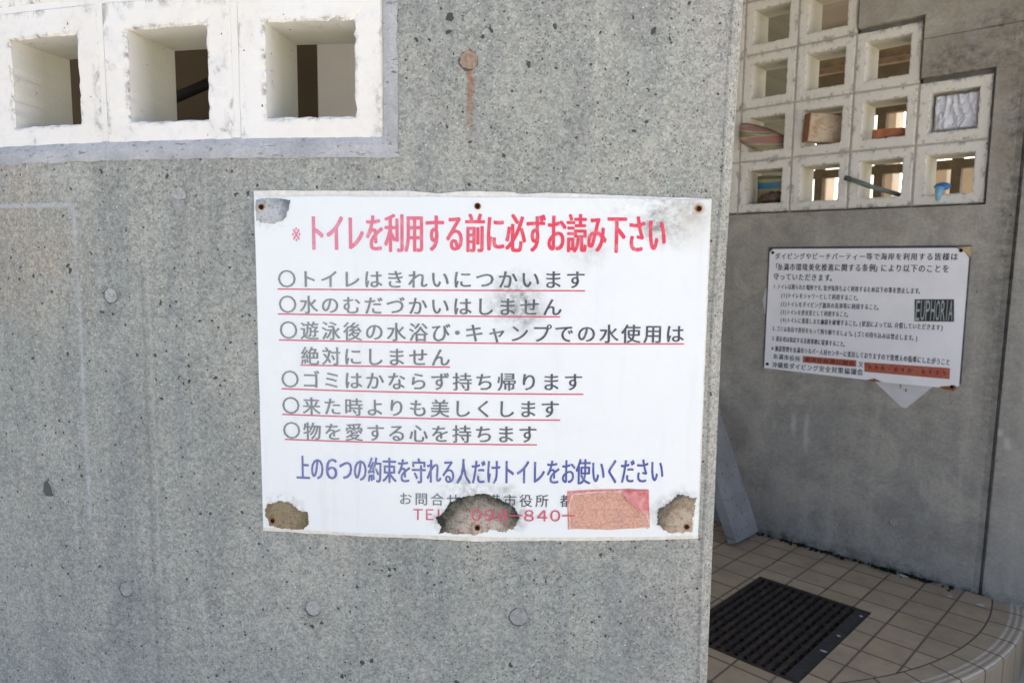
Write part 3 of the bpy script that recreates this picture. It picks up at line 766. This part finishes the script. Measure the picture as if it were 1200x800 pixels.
# ------------------------------------------------------------------ straight wall of the entrance
GU, GZ, GP, GV = -.5388, .1923, .2, .1913       # right edge and lower edge of its block screen, block pitches
COLS = [2, 3, 4, 5, 5]
right = thing('concrete_wall', 'shaded straight concrete wall with dark vertical joint behind the small sign', 'wall', RW(-.7, -1.01, 0))
GJ = -.455
ue = [-2.0, GU - 5 * GP - .01, GU - 4 * GP, GU - 3 * GP, GU - 2 * GP, GU - GP, GU, GJ - .020, GJ - .006, GJ + .005, .62]
zz = [-1.16, GZ - .004] + [GZ + GV * q for q in (2, 3, 4)] + [.7005, .7045, GZ + GV * 5 + .0, 1.45]
def hmax(u):
    kx = int((GU - u) // GP)
    return GZ + GV * COLS[kx] + .012 if 0 <= kx < 5 else None
zz2 = []
for q in zz: zz2.append(q + .012 if any(abs(q - (GZ + GV * n)) < 1e-6 for n in (2, 3, 4, 5)) else q)
ue2 = []
for q in ue: ue2.append(q + .008 if any(abs(q - (GU - GP * n)) < 1e-6 for n in range(0, 4)) else q)
def rdepth(u, z):
    kx = math.floor((GU + .008 - u) / GP)
    if 0 <= kx < 5 and u > GU - 5 * GP - .01 and GZ - .004 < z < GZ + GV * COLS[kx] + .012: return None
    if GJ - .020 < u < GJ - .006: return .007
    if GJ - .006 < u < GJ + .005: return .022
    if GJ + .005 < u: return -.004
    if .7 < z < .706 and u > -.70: return .004
    return 0.
def rmap(u, z, d):
    k = .011 * (z + .35) if GJ - .05 < u < GJ + .05 else 0      # the joint leans a little
    return RW(u + k, z, d)
mesh_obj('wall_face', relief(steps(ue2, .2), steps(zz2, .2), rdepth, .15, rmap), 'inner', right, uvfn=lambda p: (p.dot(EE), p.z - CZ))
for px, py, r in ((1047, 612, .012), (889, 573, .011), (770, 600, .011)):
    a, z = on_right(px, py); o = plug(right, a, z, r, RW, 'plug_in', .06, True)
# mortar round the stepped screen edge; shade of the recess put into its colour
bm = bmesh.new()
def bar(e0, e1, z0, z1, d0, d1):
    b = sheet(e0, e1, z0, z1, RW, d0, d1, .02, lambda u, z, eu, ez: (u + (random.uniform(-.002, .002) if eu else 0), z + (random.uniform(-.002, .002) if ez else 0)))
    me = bpy.data.meshes.new('tmp'); b.to_mesh(me); b.free(); bm.from_mesh(me); bpy.data.meshes.remove(me)
for kx in range(4):
    zt = GZ + GV * COLS[kx]
    bar(GU - GP * (kx + 1) + .009, GU - GP * kx + .007, zt - .001, zt + .0115, .12, .018 + .002 * kx)
    zb = GZ + (GV * COLS[kx - 1] if kx else 0)
    bar(GU - GP * kx - .001, GU - GP * kx + .0075, zb + .012, zt, .12, .016 + .002 * kx)
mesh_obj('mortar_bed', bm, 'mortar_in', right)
screen2 = thing('block_screen', 'cream block screen with stepped outline in the shaded entrance wall', 'block screen', RW(GU - .4, GZ, .05))
for kx in range(5):
    for j in range(COLS[kx]):
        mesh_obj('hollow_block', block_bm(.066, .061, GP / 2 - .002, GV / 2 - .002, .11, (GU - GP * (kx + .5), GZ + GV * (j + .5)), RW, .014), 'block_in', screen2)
bm = bmesh.new()
for kx in range(1, 5): bar(GU - GP * kx - .004, GU - GP * kx + .004, GZ, GZ + GV * COLS[kx] * (1 if kx > 3 else 1) - (GV * (COLS[kx] - COLS[kx - 1])), .11, .0165)
for j in range(1, 5):
    n0 = next(i for i, c in enumerate(COLS) if c > j)
    bar(GU - GP * 5, GU - GP * n0, GZ + GV * j - .004, GZ + GV * j + .004, .109, .0168)
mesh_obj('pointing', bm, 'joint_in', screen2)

# ------------------------------------------------------------------ small sign
E0, SW2, Z2, SH2 = -1.1926, .6304, .0595, .4394
small = thing('notice_sign', 'small white notice with rusty corners on the shaded entrance wall', 'sign', RW(E0 + .3, Z2 - SH2, -.01))
M['panel2'] = simple('white painted sheet', (.86, .88, .93), .4, .4, .05, 8)
M['edge2'] = simple('dark sheet back', (.08, .085, .10), .7, .2)
M['ink2'] = ink('black print', (.05, .055, .07), (.05, .055, .07), 0, 1, .12)
M['ink_white'] = ink('white print', (.42, .46, .46), (.42, .46, .46), 0, 1, .1)
k = NB('red marker tape', .6, .3); n = k.noise(70, k.ob, 5, .7); M['marker'] = k.done(k.mix(k.rng(n, .35, .6), (.40, .085, .055), (.46, .16, .11)))
k = NB('black sticker', .45, .4); M['sticker'] = k.done(k.mix(k.rng(k.noise(50, k.ob, 4), .3, .7), (.022, .028, .032), (.045, .052, .058)))
E1 = E0 + SW2; ZB2 = Z2 - SH2
mesh_obj('backing_sheet', poly_prism([(E0 - .007, Z2 + .007), (E1 + .004, Z2 + .007), (E1 + .004, ZB2 + .02), (E0 - .007, ZB2 + .004)], RW, -.0005, -.004), 'edge2', small)
bite = E0 + .385
mesh_obj('panel', poly_prism([(E0, Z2 - .012), (E0 + .012, Z2), (E1 - .035, Z2), (E1 - .012, Z2 - .013), (E1, Z2 - .03), (E1, ZB2 + .014), (E1 - .05, ZB2 + .004), (bite + .03, ZB2 - .001), (bite, ZB2 + .008), (bite - .025, ZB2 + .001), (E0, ZB2 + .002)], RW, -.004, -.0085), 'panel2', small)
mesh_obj('bent_corner', poly_prism([(E1 - .035, Z2 + .003), (E1 + .006, Z2 + .004), (E1 + .003, Z2 - .028), (E1 - .012, Z2 - .012)], RW, -.0035, -.0095), simple('cream rusty corner', (.45, .36, .22), .7, .2, .4, 90), small)
mesh_obj('rust_edge', poly_prism(blob([(E1 - .052, ZB2 + .006), (E1 - .012, ZB2 + .016), (E1 - .006, ZB2 + .010), (E1 - .012, ZB2 - .001), (E1 - .04, ZB2 - .001)], 3, .001), RW, -.0035, -.0095), 'rust', small)
mesh_obj('rust_edge', poly_prism(blob([(bite - .022, ZB2 + .001), (bite, ZB2 + .009), (bite + .022, ZB2 + .001), (bite, ZB2 - .002)], 3, .001), RW, -.0035, -.0093), 'rust', small)
for e, z in ((E0 + .012, Z2 - .013), (E1 - .022, Z2 - .008), (E0 + .012, ZB2 + .018), (E1 - .018, ZB2 + .010)):
    o = mesh_obj('screw', disc(e, z, .0055, RW, -.008, -.0105, 12, .05), 'hole', small)
D2 = -.0090
def rl(x0, y0, x1, y1):
    p, q = on_right(x0, y0), on_right(x1, y1); return p[0], q[0], p[1], q[1]
Z7 = lambda x, y: (870 + x / 3.6367, 270 + y / 3.6367)
def ln7(t, x0, y0, x1, y1, h, off=.0, wd={}, gw=.9):
    return line_bm(t, *rl(*Z7(x0, y0), *Z7(x1, y1)), h / 3.6367 * .00295, RW, D2, off, wd, gw=gw)
HALF = {c: .6 for c in '0123456789().、。「」・'}
SM = [('ダイビングやビーチパーティー等で海岸を利用する皆様は', 142, 110, 924, 112, 30, .0006), ('「糸満市環境美化推進に関する条例」により以下のことを', 138, 155, 888, 163, 33, .0006), ('守っていただきます。', 136, 196, 398, 202, 33, .0006),
      ('1.トイレは限られた場所です。皆が気持ちよく利用するため以下の事を禁止します。', 136, 238, 768, 258, 25, .0005), ('(1)トイレをシャワーとして利用すること。', 168, 275, 505, 287, 25, .0005),
      ('(2)トイレをダイビング器具の洗浄等に利用すること。', 166, 312, 592, 327, 25, .0005), ('(3)トイレを更衣室として利用すること。', 166, 346, 462, 357, 25, .0005),
      ('(4)トイレに落書しまた施設を破壊すること。(状況によっては、弁償していただきます)', 166, 380, 860, 413, 25, .0005), ('2.ゴミは各自で責任をもって持ち帰りましょう。(ゴミの持ち込みは禁止します。)', 132, 416, 752, 458, 25, .0005),
      ('3.違反者は指定する法務事務に従事すること。', 130, 458, 446, 484, 25, .0005), ('※施設管理を糸満市シルバー人材センターに委託しておりますので管理人の指導にしたがうこと', 128, 500, 890, 560, 27, .0005),
      ('糸満市役所', 134, 533, 252, 547, 26, .0005), ('又', 497, 568, 520, 571, 24, .0005), ('沖縄県ダイビング安全対策協議会', 130, 570, 520, 603, 28, .0006)]
for t, x0, y0, x1, y1, h, off in SM:
    text_obj('text_line', ln7(t, x0, y0, x1, y1, h, off, HALF), M['ink2'], small, uv_right)
def r_poly(pts, d0, d1): return poly_prism([on_right(*Z7(*p)) for p in pts], RW, d0, d1)
tp2 = mesh_obj('tape', r_poly([(262, 533), (490, 552), (489, 580), (262, 561)], -.0083, -.0095), 'marker', small)
D2, _d = -.0098, D2
M['ink_tape'] = simple('dark red print', (.17, .035, .03), .6, .3)
text_obj('text_line', ln7('都市計画課公園係', 270, 547, 484, 566, 20, .0006, {}), M['ink_tape'], tp2, uv_right)
tp3 = mesh_obj('tape', r_poly([(524, 560), (888, 585), (886, 632), (524, 600)], -.0083, -.0095), 'marker', small)
text_obj('text_line', ln7('098-840-8135', 534, 579, 880, 608, 22, .0006, {}), M['ink_tape'], tp3, uv_right)
sk = mesh_obj('sticker', r_poly([(738, 293), (905, 293), (905, 388), (737, 386)], -.0083, -.0095), 'sticker', small)
text_obj('lettering', line_bm('EUPHORIA', *rl(*Z7(741, 340), *Z7(903, 341)), 78 / 3.6367 * .00295, RW, D2, .0, {'I': .5}, gw=.82, latin=True), M['ink_white'], sk, uv_right)
# papers tucked behind it
M['paper'] = simple('white paper', (.62, .63, .66), .7, .2, .05, 20)
o = tag(mesh_obj('paper', poly_prism([(-.86, -.33), (-.62, -.33), (-.632, -.374), (-.708, -.458), (-.722, -.456), (-.80, -.39)], RW, .0, -.0004), 'paper'), 'pointed white paper corner hanging out below the small notice', 'paper')
text_obj('text_line', line_bm('2.6', *rl(1053, 451, 1064, 458), .016, RW, -.0008, .0006, {'.': .5}), M['ink2'], o, uv_right)
tag(mesh_obj('paper', poly_prism([(-1.205, -.085), (-1.19, -.08), (-1.19, -.22), (-1.207, -.16), (-1.214, -.13)], RW, .0, -.0004), 'paper'), 'narrow white paper scrap at the left edge of the small notice', 'paper')

# ------------------------------------------------------------------ drain grate
grate = thing('drain_grate', 'square black iron drain grate sunk in the entrance tiles', 'grate', FL((GR[0] + GR[1]) / 2, (GR[2] + GR[3]) / 2, -.03))
AXF = (EE, NN, Vector((0, 0, 1)))
e0, e1, s0, s1 = GR
bm = bmesh.new()
box_bm(FL((e0 + e1) / 2, s0 + .008, -.014), AXF, ((e1 - e0) / 2 - .002, .007, .013), bm)
box_bm(FL((e0 + e1) / 2, s1 - .008, -.014), AXF, ((e1 - e0) / 2 - .002, .007, .013), bm)
box_bm(FL(e0 + .009, (s0 + s1) / 2, -.014), AXF, (.007, (s1 - s0) / 2 - .016, .0128), bm)
mesh_obj('frame', bm, 'iron', grate)
bm = box_bm(FL(e1 - .022, (s0 + s1) / 2, -.005), AXF, (.0185, (s1 - s0) / 2 - .016, .004))
mesh_obj('edge_plate', bm, simple('worn grey iron', (.036, .036, .036), .75, .4, .35, 50), grate)
nb = 11
for i in range(nb):
    e = e0 + .034 + (e1 - e0 - .095) * i / (nb - 1)
    mesh_obj('bar', box_bm(FL(e, (s0 + s1) / 2, -.014), AXF, (.0065, (s1 - s0) / 2 - .0155, .0105)), 'iron', grate)
for q in range(12):
    s = s0 + .04 + .04 * q
    mesh_obj('cross_bar', box_bm(FL((e0 + e1) / 2 - .02, s, -.0125), AXF, ((e1 - e0) / 2 - .026, .0032, .0065)), 'iron', grate)
bm = bmesh.new(); bm.faces.new([bm.verts.new(FL(*p, -.118)) for p in ((e0, s0), (e1, s0), (e1, s1), (e0, s1))])
mesh_obj('sump', bm, 'pit', grate)

# ------------------------------------------------------------------ leaning board
k = NB('speckled slab', .9, .2); n = k.noise(48, k.uv, 6, .8); n2 = k.noise(9, k.uv, 4); d, c, _ = k.vor(60, k.warp(k.uv, 40, .02))
col = k.mix(k.rng(n2, .35, .65), (.26, .262, .266), (.335, .337, .342)); col = k.mix(k.rng(n, .42, .30, 0, .85), col, (.10, .10, .105)); col = k.mix(k.rng(n, .60, .70, 0, .6), col, (.48, .48, .48))
M['board'] = k.done(k.mix(k.math('MULTIPLY', k.math('LESS_THAN', d, .2), k.math('GREATER_THAN', c, .6)), col, (.12, .12, .12)), n, .002, .8)
bd = thing('board', 'rough grey slab leaning on edge in the entrance corner', 'board', FL(-1.2, .2, 0))
UPB = (FL(-1.40, .10, .47) - FL(-1.205, .03, 0)).normalized()
SB_ = (FL(-1.21, .42, 0) - FL(-1.205, .03, 0)).normalized()
TB = SB_.cross(UPB).normalized(); UPB = TB.cross(SB_).normalized()
bm = bmesh.new(); o0 = FL(-1.205, .03, .004); n = 9; gf = [[], []]
for q, t in enumerate((0, .035)):
    for i in range(n):
        row = []
        for j in range(n):
            row.append(bm.verts.new(o0 + SB_ * (.17 * i / (n - 1)) + UPB * (.50 * j / (n - 1) + (.0 if j == 0 else random.uniform(-.004, .004))) - TB * t + SB_ * random.uniform(-.004, .004)))
        gf[q].append(row)
for q in range(2):
    for i in range(n - 1):
        for j in range(n - 1): bm.faces.new((gf[q][i][j], gf[q][i + 1][j], gf[q][i + 1][j + 1], gf[q][i][j + 1]))
rim = [(i, 0) for i in range(n)] + [(n - 1, j) for j in range(1, n)] + [(i, n - 1) for i in range(n - 2, -1, -1)] + [(0, j) for j in range(n - 2, 0, -1)]
for k_ in range(len(rim)):
    (i, j), (i2, j2) = rim[k_], rim[(k_ + 1) % len(rim)]
    bm.faces.new((gf[0][i][j], gf[0][i2][j2], gf[1][i2][j2], gf[1][i][j]))
mesh_obj('slab', bm, 'board', bd, uvfn=lambda p: (p.dot(SB_), p.z + 3.))

# ------------------------------------------------------------------ things left in the holes of the stepped screen
def hole(kx, j): return GU - GP * (kx + .5), GZ + GV * (j + .5) - .061       # centre and sill of a hole
# folded colourful magazine poking out
k = NB('printed magazine', .45, .4); u, v_, _ = k.sep(k.uv)
st_ = k.noise(1., k.map(k.uv, (3, 34, 1)), 4, .6); c = k.mix(k.rng(st_, .42, .5), (.13, .15, .07), (.36, .29, .20)); c = k.mix(k.rng(st_, .53, .56), c, (.34, .13, .10)); c = k.mix(k.rng(st_, .60, .64), c, (.20, .17, .14))
M['mag'] = k.done(c)
e, z = hole(3, 1)
mg = thing('magazine', 'folded colourful magazine sticking out of a hole beside the rounded wall', 'magazine', RW(e, z, .03))
def leaf(off, tw):
    bm = bmesh.new(); G = []
    for i in range(9):
        t = i / 8; row = []
        p = RW(e + .062 - .140 * t, z + .012 + .052 * t + tw * t, .075 - .10 * t)
        for j in range(5):
            q = j / 4 - .5; wd = .066 * (math.sin(math.pi * (.12 + .80 * t)) ** .5)
            row.append(bm.verts.new(p + Vector((0, 0, 1)) * (q * wd * .95 + off) + NN * (.018 * math.cos(q * 2.6))))
        G.append(row)
    for a, b in zip(G, G[1:]):
        for j in range(4): bm.faces.new((a[j], b[j], b[j + 1], a[j + 1]))
    ob = mesh_obj('page', bm, 'mag', mg, smooth=True, uvfn=lambda p: (p.dot(EE), p.z)); sm = ob.modifiers.new('Solidify', 'SOLIDIFY'); sm.thickness = .003
leaf(.0, 0); leaf(.008, .010); leaf(-.010, -.006)
# cardboard box
M['card_side'] = simple('brown cardboard', (.24, .11, .055), .8, .2, .2, 30)
k = NB('printed carton', .6, .3); nz_ = k.noise(26, k.ob, 4); c = k.mix(k.rng(nz_, .45, .6), (.52, .44, .33), (.40, .30, .20)); c = k.mix(k.rng(k.noise(50, k.map(k.ob, (1, 1, 2)), 3), .56, .62, 0, .7), c, (.46, .22, .12)); M['card_front'] = k.done(c)
e, z = hole(2, 1)
bx = thing('carton', 'tilted brown cardboard carton wedged in a hole of the cream screen', 'carton', RW(e, z, .03))
ang = R_(48); ex = (EE * math.cos(ang) - NN * math.sin(ang)); ey = ex.cross(Vector((0, 0, 1))); ez = Vector((0, 0, 1))
tilt = R_(-4); ex2 = ex * math.cos(tilt) + ez * math.sin(tilt); ez2 = ez * math.cos(tilt) - ex * math.sin(tilt)
cc = RW(e - .003, z + .054, .035)
mesh_obj('body', box_bm(cc, (ex2, ey, ez2), (.058, .020, .047)), 'card_front', bx)
mesh_obj('end_flap', box_bm(cc - ex2 * .0595, (ex2, ey, ez2), (.0012, .0215, .048)), 'card_side', bx)
# brick
e, z = hole(1, 1)
M['brick'] = simple('terracotta', (.34, .13, .07), .85, .2, .25, 50, .001)
bm = box_bm(RW(e + .008, z + .016, .05), (EE * math.cos(.35) - NN * math.sin(.35), NN * math.cos(.35) + EE * math.sin(.35), Vector((0, 0, 1))), (.050, .024, .0145))
bmesh.ops.bevel(bm, geom=list(bm.edges), offset=.003, segments=2, affect='EDGES')
tag(mesh_obj('brick', bm, 'brick'), 'small terracotta brick lying in a hole right of the carton', 'brick')
# rod
e, z = hole(1, 0)
M['rod'] = simple('grey green rod', (.14, .17, .15), .5, .4, .2, 60)
rd = thing('umbrella_handle', 'grey green rod slanting out of a hole below the brick', 'rod', RW(e, z, 0))
mesh_obj('shaft', tube_bm([RW(e + .052, z + .008, .06), RW(e - .02, z + .034, .01), RW(e - .078, z + .060, -.03)], [.0075, .0085, .008]), 'rod', rd, True)
mesh_obj('tip', tube_bm([RW(e - .0785, z + .0602, -.0303), RW(e - .094, z + .066, -.039)], [.0095, .0085]), simple('dark tip', (.05, .06, .055), .5, .4), rd, True)
# plastic bag
e, z = hole(0, 1)
M['bag'] = simple('white plastic bag', (.72, .74, .80), .35, .5, .08, 30)
from mathutils import noise as mn
bm = bmesh.new(); G = []; NG = 56
def ridge(p): return 1 - abs(mn.noise(p)) * 2
for i in range(NG + 1):
    x = i / NG * 2 - 1; row = []
    for j in range(NG + 1):
        y = j / NG * 2 - 1
        wx = x + .10 * mn.noise(Vector((x * 2, y * 2, 3)))
        f = .55 * ridge(Vector((wx * 2.6 + y * .5, y * .7, 0))) + .3 * ridge(Vector((wx * 5 - y * 1.2, y * 1.6, 5))) + .14 * ridge(Vector((wx * 10, y * 6, 9)))
        edge = max(0, max(abs(x), abs(y)) - .78) / .22
        row.append(bm.verts.new(RW(e + x * .0640, z + .061 + y * .0585, .048 - .024 * f + .035 * edge ** 2)))
    G.append(row)
for a, b in zip(G, G[1:]):
    for j in range(NG): bm.faces.new((a[j], b[j], b[j + 1], a[j + 1]))
o = tag(mesh_obj('plastic_bag', bm, 'bag', None, True), 'crumpled white plastic bag stuffed in the top right hole', 'plastic bag')
sm = o.modifiers.new('Solidify', 'SOLIDIFY'); sm.thickness = .0006; sm.offset = 0
# blue nozzle
e, z = hole(0, 0)
M['blue'] = simple('blue plastic', (.03, .17, .46), .35, .5, .15, 60); M['pale_blue'] = simple('pale blue plastic', (.20, .42, .58), .4, .5, .1, 60)
bn = thing('toy_scoop', 'small blue plastic scoop head standing on the sill of a hole', 'scoop', RW(e - .012, z, -.005))
bm = bmesh.new(); bmesh.ops.create_uvsphere(bm, u_segments=16, v_segments=10, radius=1.)
for v in bm.verts:
    p = v.co; v.co = RW(e - .012 + p.x * .024, z + .022 + p.z * .013, .004 - p.y * .016)
mesh_obj('head', bm, 'blue', bn, True)
mesh_obj('neck', tube_bm([RW(e - .014, z + .018, -.012), RW(e - .016, z - .002, -.018), RW(e - .017, z - .022, -.017)], [.014, .010, .0055]), 'pale_blue', bn, True)
# crumpled rag and blue packet in the lowest left hole
e, z = hole(3, 0)
M['rag'] = simple('brown rag', (.12, .085, .07), .9, .1, .4, 60)
bm = bmesh.new(); bmesh.ops.create_icosphere(bm, subdivisions=4, radius=1.)
for v in bm.verts:
    p = v.co.copy(); f1 = 1 + .35 * mn.noise(p * 2.1)
    v.co = RW(e + .015 + p.x * .045 * f1, z + .022 + p.z * .022 * f1, .06 - p.y * .03 * f1)
tag(mesh_obj('rag', bm, 'rag', None, True), 'dark crumpled rag on the sill of the lowest left hole', 'rag')
k = NB('snack packet', .4, .4); u, v_, _ = k.sep(k.uv)
fr = k.rng(v_, z + .0, z + .12); c = k.mix(k.math('GREATER_THAN', fr, .50), (.38, .33, .18), (.05, .22, .38)); c = k.mix(k.math('GREATER_THAN', fr, .70), c, (.42, .36, .18)); c = k.mix(k.math('GREATER_THAN', fr, .80), c, (.20, .22, .14)); M['packet'] = k.done(c)
bm = bmesh.new(); G = []
for i in range(7):
    t = i / 6 - .5; row = []
    for j in range(7):
        q = j / 6; row.append(bm.verts.new(RW(e - .006 + t * .105, z + .001 + q * .105 - t * .008, .088 + .008 * math.cos(t * 3) * math.sin(q * 3.1))))
    G.append(row)
for a, b in zip(G, G[1:]):
    for j in range(6): bm.faces.new((a[j], b[j], b[j + 1], a[j + 1]))
o = tag(mesh_obj('packet', bm, 'packet', None, True, uvfn=lambda p: (p.dot(EE), p.z - CZ)), 'blue and yellow striped packet behind the dark rag', 'packet')
sm = o.modifiers.new('Solidify', 'SOLIDIFY'); sm.thickness = .012; sm.offset = 0

# ------------------------------------------------------------------ grit on the floor
M['grit'] = simple('pale grit', (.50, .50, .50), .8, .2, .1, 50)
for px, py, r in ((881, 632, .006), (899, 627, .005), (948, 643, .006), (963, 652, .006), (1058, 675, .010), (1113, 699, .008), (1149, 709, .008), (905, 652, .004), (931, 680, .006), (1009, 722, .006), (983, 745, .005), (965, 763, .006), (1078, 708, .004), (902, 660, .004), (867, 649, .004)):
    A, B = (px - 600) / F_PX, (py - 400) / F_PX; uu, vv = cr * A + sr * B, -sr * A + cr * B
    v = Vector((uu, c_ - vv * s_, -s_ - vv * c_)); v *= -CZ / v.z
    ee_, ss_ = v.dot(EE), v.dot(NN) + CW
    if ss_ < .012: ss_ = .012
    bm = bmesh.new(); bmesh.ops.create_icosphere(bm, subdivisions=2, radius=1.); sx = random.uniform(.7, 1.5)
    for q in bm.verts:
        p = q.co.copy(); f1 = 1 + .4 * mn.noise(p * 1.7 + Vector((px, 0, 0))); q.co = FL(ee_, ss_, r * .25) + EE * p.x * r * sx * f1 + NN * p.y * r * .7 * f1 + Vector((0, 0, p.z * r * .3 * f1))
    tag(mesh_obj('pebble', bm, 'grit'), 'tiny pale pebble lying on the entrance tiles', 'pebble', 'pebbles on the entrance tiles')

# ------------------------------------------------------------------ growth along the foot of the wall
M['moss'] = simple('black moss', (.022, .023, .014), 1., .05, .5, 120)
bm = bmesh.new()
for i in range(520):
    e = random.uniform(-1.19, -.53); dn = .5 + .5 * math.sin(e * 17 + 1.5 * math.sin(e * 41)); s = abs(random.gauss(0, .012)) + .002
    if random.random() > .12 + .55 * dn: continue
    r = random.uniform(.0018, .0058); m4 = Matrix.Translation(FL(e, s, r * .3)) @ Matrix.Diagonal((r * random.uniform(.8, 1.8), r * random.uniform(.8, 1.6), r * random.uniform(.5, 1.3), 1))
    bmesh.ops.create_icosphere(bm, subdivisions=1, radius=1., matrix=m4)
o = mesh_obj('moss', bm, 'moss'); o['kind'] = 'stuff'; o['label'] = 'thin black moss along the foot of the shaded wall'; o['category'] = 'moss'

# ------------------------------------------------------------------ rooms behind: seen through the holes
FS = -2.3
far = thing('concrete_wall', 'brown far wall with a wide lattice window glimpsed through the cream screen', 'wall', RW(-1.6, -1.01, 2.3))
fx0, fx1, fz0, fz1 = -2.9, -.45, .10, 1.06
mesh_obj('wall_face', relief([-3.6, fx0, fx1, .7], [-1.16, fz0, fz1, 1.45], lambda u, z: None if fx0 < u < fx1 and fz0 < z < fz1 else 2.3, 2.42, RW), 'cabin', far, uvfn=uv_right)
M['lat'] = simple('dark brown lattice timber', (.105, .08, .05), .8, .2, .2, 20)
lat = thing('window_lattice', 'dark brown crossing bars against bright daylight behind the cream screen', 'lattice', RW(-1.6, fz0, 2.33))
for e in (-2.75, -2.36, -1.973, -1.603, -1.175, -.78): mesh_obj('upright', box_bm(RW(e, (fz0 + fz1) / 2, 2.345), AXF, (.026, .025, (fz1 - fz0) / 2)), 'lat', lat)
for z in (.235, .60, .968): mesh_obj('cross_bar', box_bm(RW((fx0 + fx1) / 2, z, 2.342), AXF, ((fx1 - fx0) / 2, .025, .026)), 'lat', lat)
def on_far(px, off):
    A = (px - 600) / F_PX; B = (205 - 400) / F_PX; uu, vv = cr * A + sr * B, -sr * A + cr * B
    v = Vector((uu, c_ - vv * s_, -s_ - vv * c_)); v *= -(CW + off) / v.dot(NN); return v.dot(EE)
M['post'] = simple('beige outside plaster', (.55, .49, .39), .8, .2, .1, 6)
for p0, p1, zt, lb in ((961.5, 969, .67, 'low narrow beige pillar in the daylight beyond the leftmost lattice bar'), (1030, 1046, 1.09, 'tall beige pillar in the daylight behind the slanting grey rod'), (1092, 1109.5, .67, 'low beige pillar in the daylight left of the blue scoop'), (1124, 1141, .68, 'low wide beige pillar in the daylight right of the blue scoop')):
    a0, a1 = on_far(p0, 2.9), on_far(p1, 2.9)
    tag(mesh_obj('pillar', box_bm(RW((a0 + a1) / 2, (zt - 1.15) / 2, 2.98), AXF, ((a1 - a0) / 2, .08, (zt + 1.15) / 2)), 'post'), lb, 'pillar')
bmw = thing('roof_beam', 'brown timber beam under the roof glimpsed through the upper holes', 'beam', RW(-1.7, 1.28, 1.9))
mesh_obj('timber', box_bm(RW(-1.6, 1.22, 1.95), AXF, (1.6, .05, .05)), 'wood', bmw)
mesh_obj('batten', box_bm(RW(-1.6, 1.285, 1.93), AXF, (1.6, .02, .013)), 'wood', bmw)
mesh_obj('batten', box_bm(RW(-1.6, 1.14, 1.90), AXF, (1.6, .02, .012)), 'wood', bmw)
M['olive'] = concrete_inner('olive plaster', (.15, .145, .105), (.19, .18, .135))
pt = mesh_obj('partition', box_bm(RW(-1.52, .2, .55), AXF, (.02, .38, 1.2)), 'olive', uvfn=uv_right)
tag(pt, 'olive grey partition behind the left holes of the cream screen', 'partition')
M['beige'] = simple('beige partition paint', (.80, .76, .69), .6, .3, .05, 5)
p2 = mesh_obj('partition', box_bm(Vector((-.20, 1.95, 1.2)), (Vector((1, 0, 0)), Vector((0, 1, 0)), Vector((0, 0, 1))), (.31, .02, 1.2)), 'beige')
tag(p2, 'pale beige partition behind the rightmost hole of the white blocks', 'partition')
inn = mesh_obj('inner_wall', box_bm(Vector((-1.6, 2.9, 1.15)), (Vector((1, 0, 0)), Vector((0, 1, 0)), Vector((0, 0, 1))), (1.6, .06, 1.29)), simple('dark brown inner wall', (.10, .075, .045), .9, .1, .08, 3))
tag(inn, 'dark brown inner wall behind the holes of the white blocks', 'wall')
# rail seen slanting through the white blocks
def at_depth(px, py, Y):
    A, B = (px - 600) / F_PX, (py - 400) / F_PX; uu, vv = cr * A + sr * B, -sr * A + cr * B
    v = Vector((uu, c_ - vv * s_, -s_ - vv * c_)); v *= Y / v.y; v.z += CZ
    return v
rl_ = mesh_obj('handrail', tube_bm([at_depth(100, 160, 2.6), at_depth(305, 72, 2.6)], .018, 10), simple('dark rail', (.02, .017, .013), .6, .3), None, True)
tag(rl_, 'dark slanting rail inside the building behind the white blocks', 'rail')
# flat roof over the round building and the room behind
bm = bmesh.new(); ring0, ring1 = [], []
outline = []
for i in range(40):
    t = R_(-150 + 300 * i / 39) if False else None
for i in range(49):
    t = R_(-180 + 360 * i / 48 * .5 + 0)
    outline.append((AX + 2.34 * math.cos(t), AY + 2.34 * math.sin(t)))
q1, q2 = FL(.72, -2.5), FL(-3.7, -2.5)
outline += [(q1.x + .3, q1.y), (q1.x, q1.y + .6), (q2.x, q2.y), (-2.34, 5.5)]
top = [bm.verts.new((x, y, 2.58)) for x, y in outline]; bot = [bm.verts.new((x, y, 2.455)) for x, y in outline]
bm.faces.new(top); bm.faces.new(bot[::-1])
for i in range(len(top)):
    j = (i + 1) % len(top); bm.faces.new((top[i], bot[i], bot[j], top[j]))
tag(mesh_obj('roof', bm, 'roof'), 'flat concrete roof slab over the round building', 'roof')
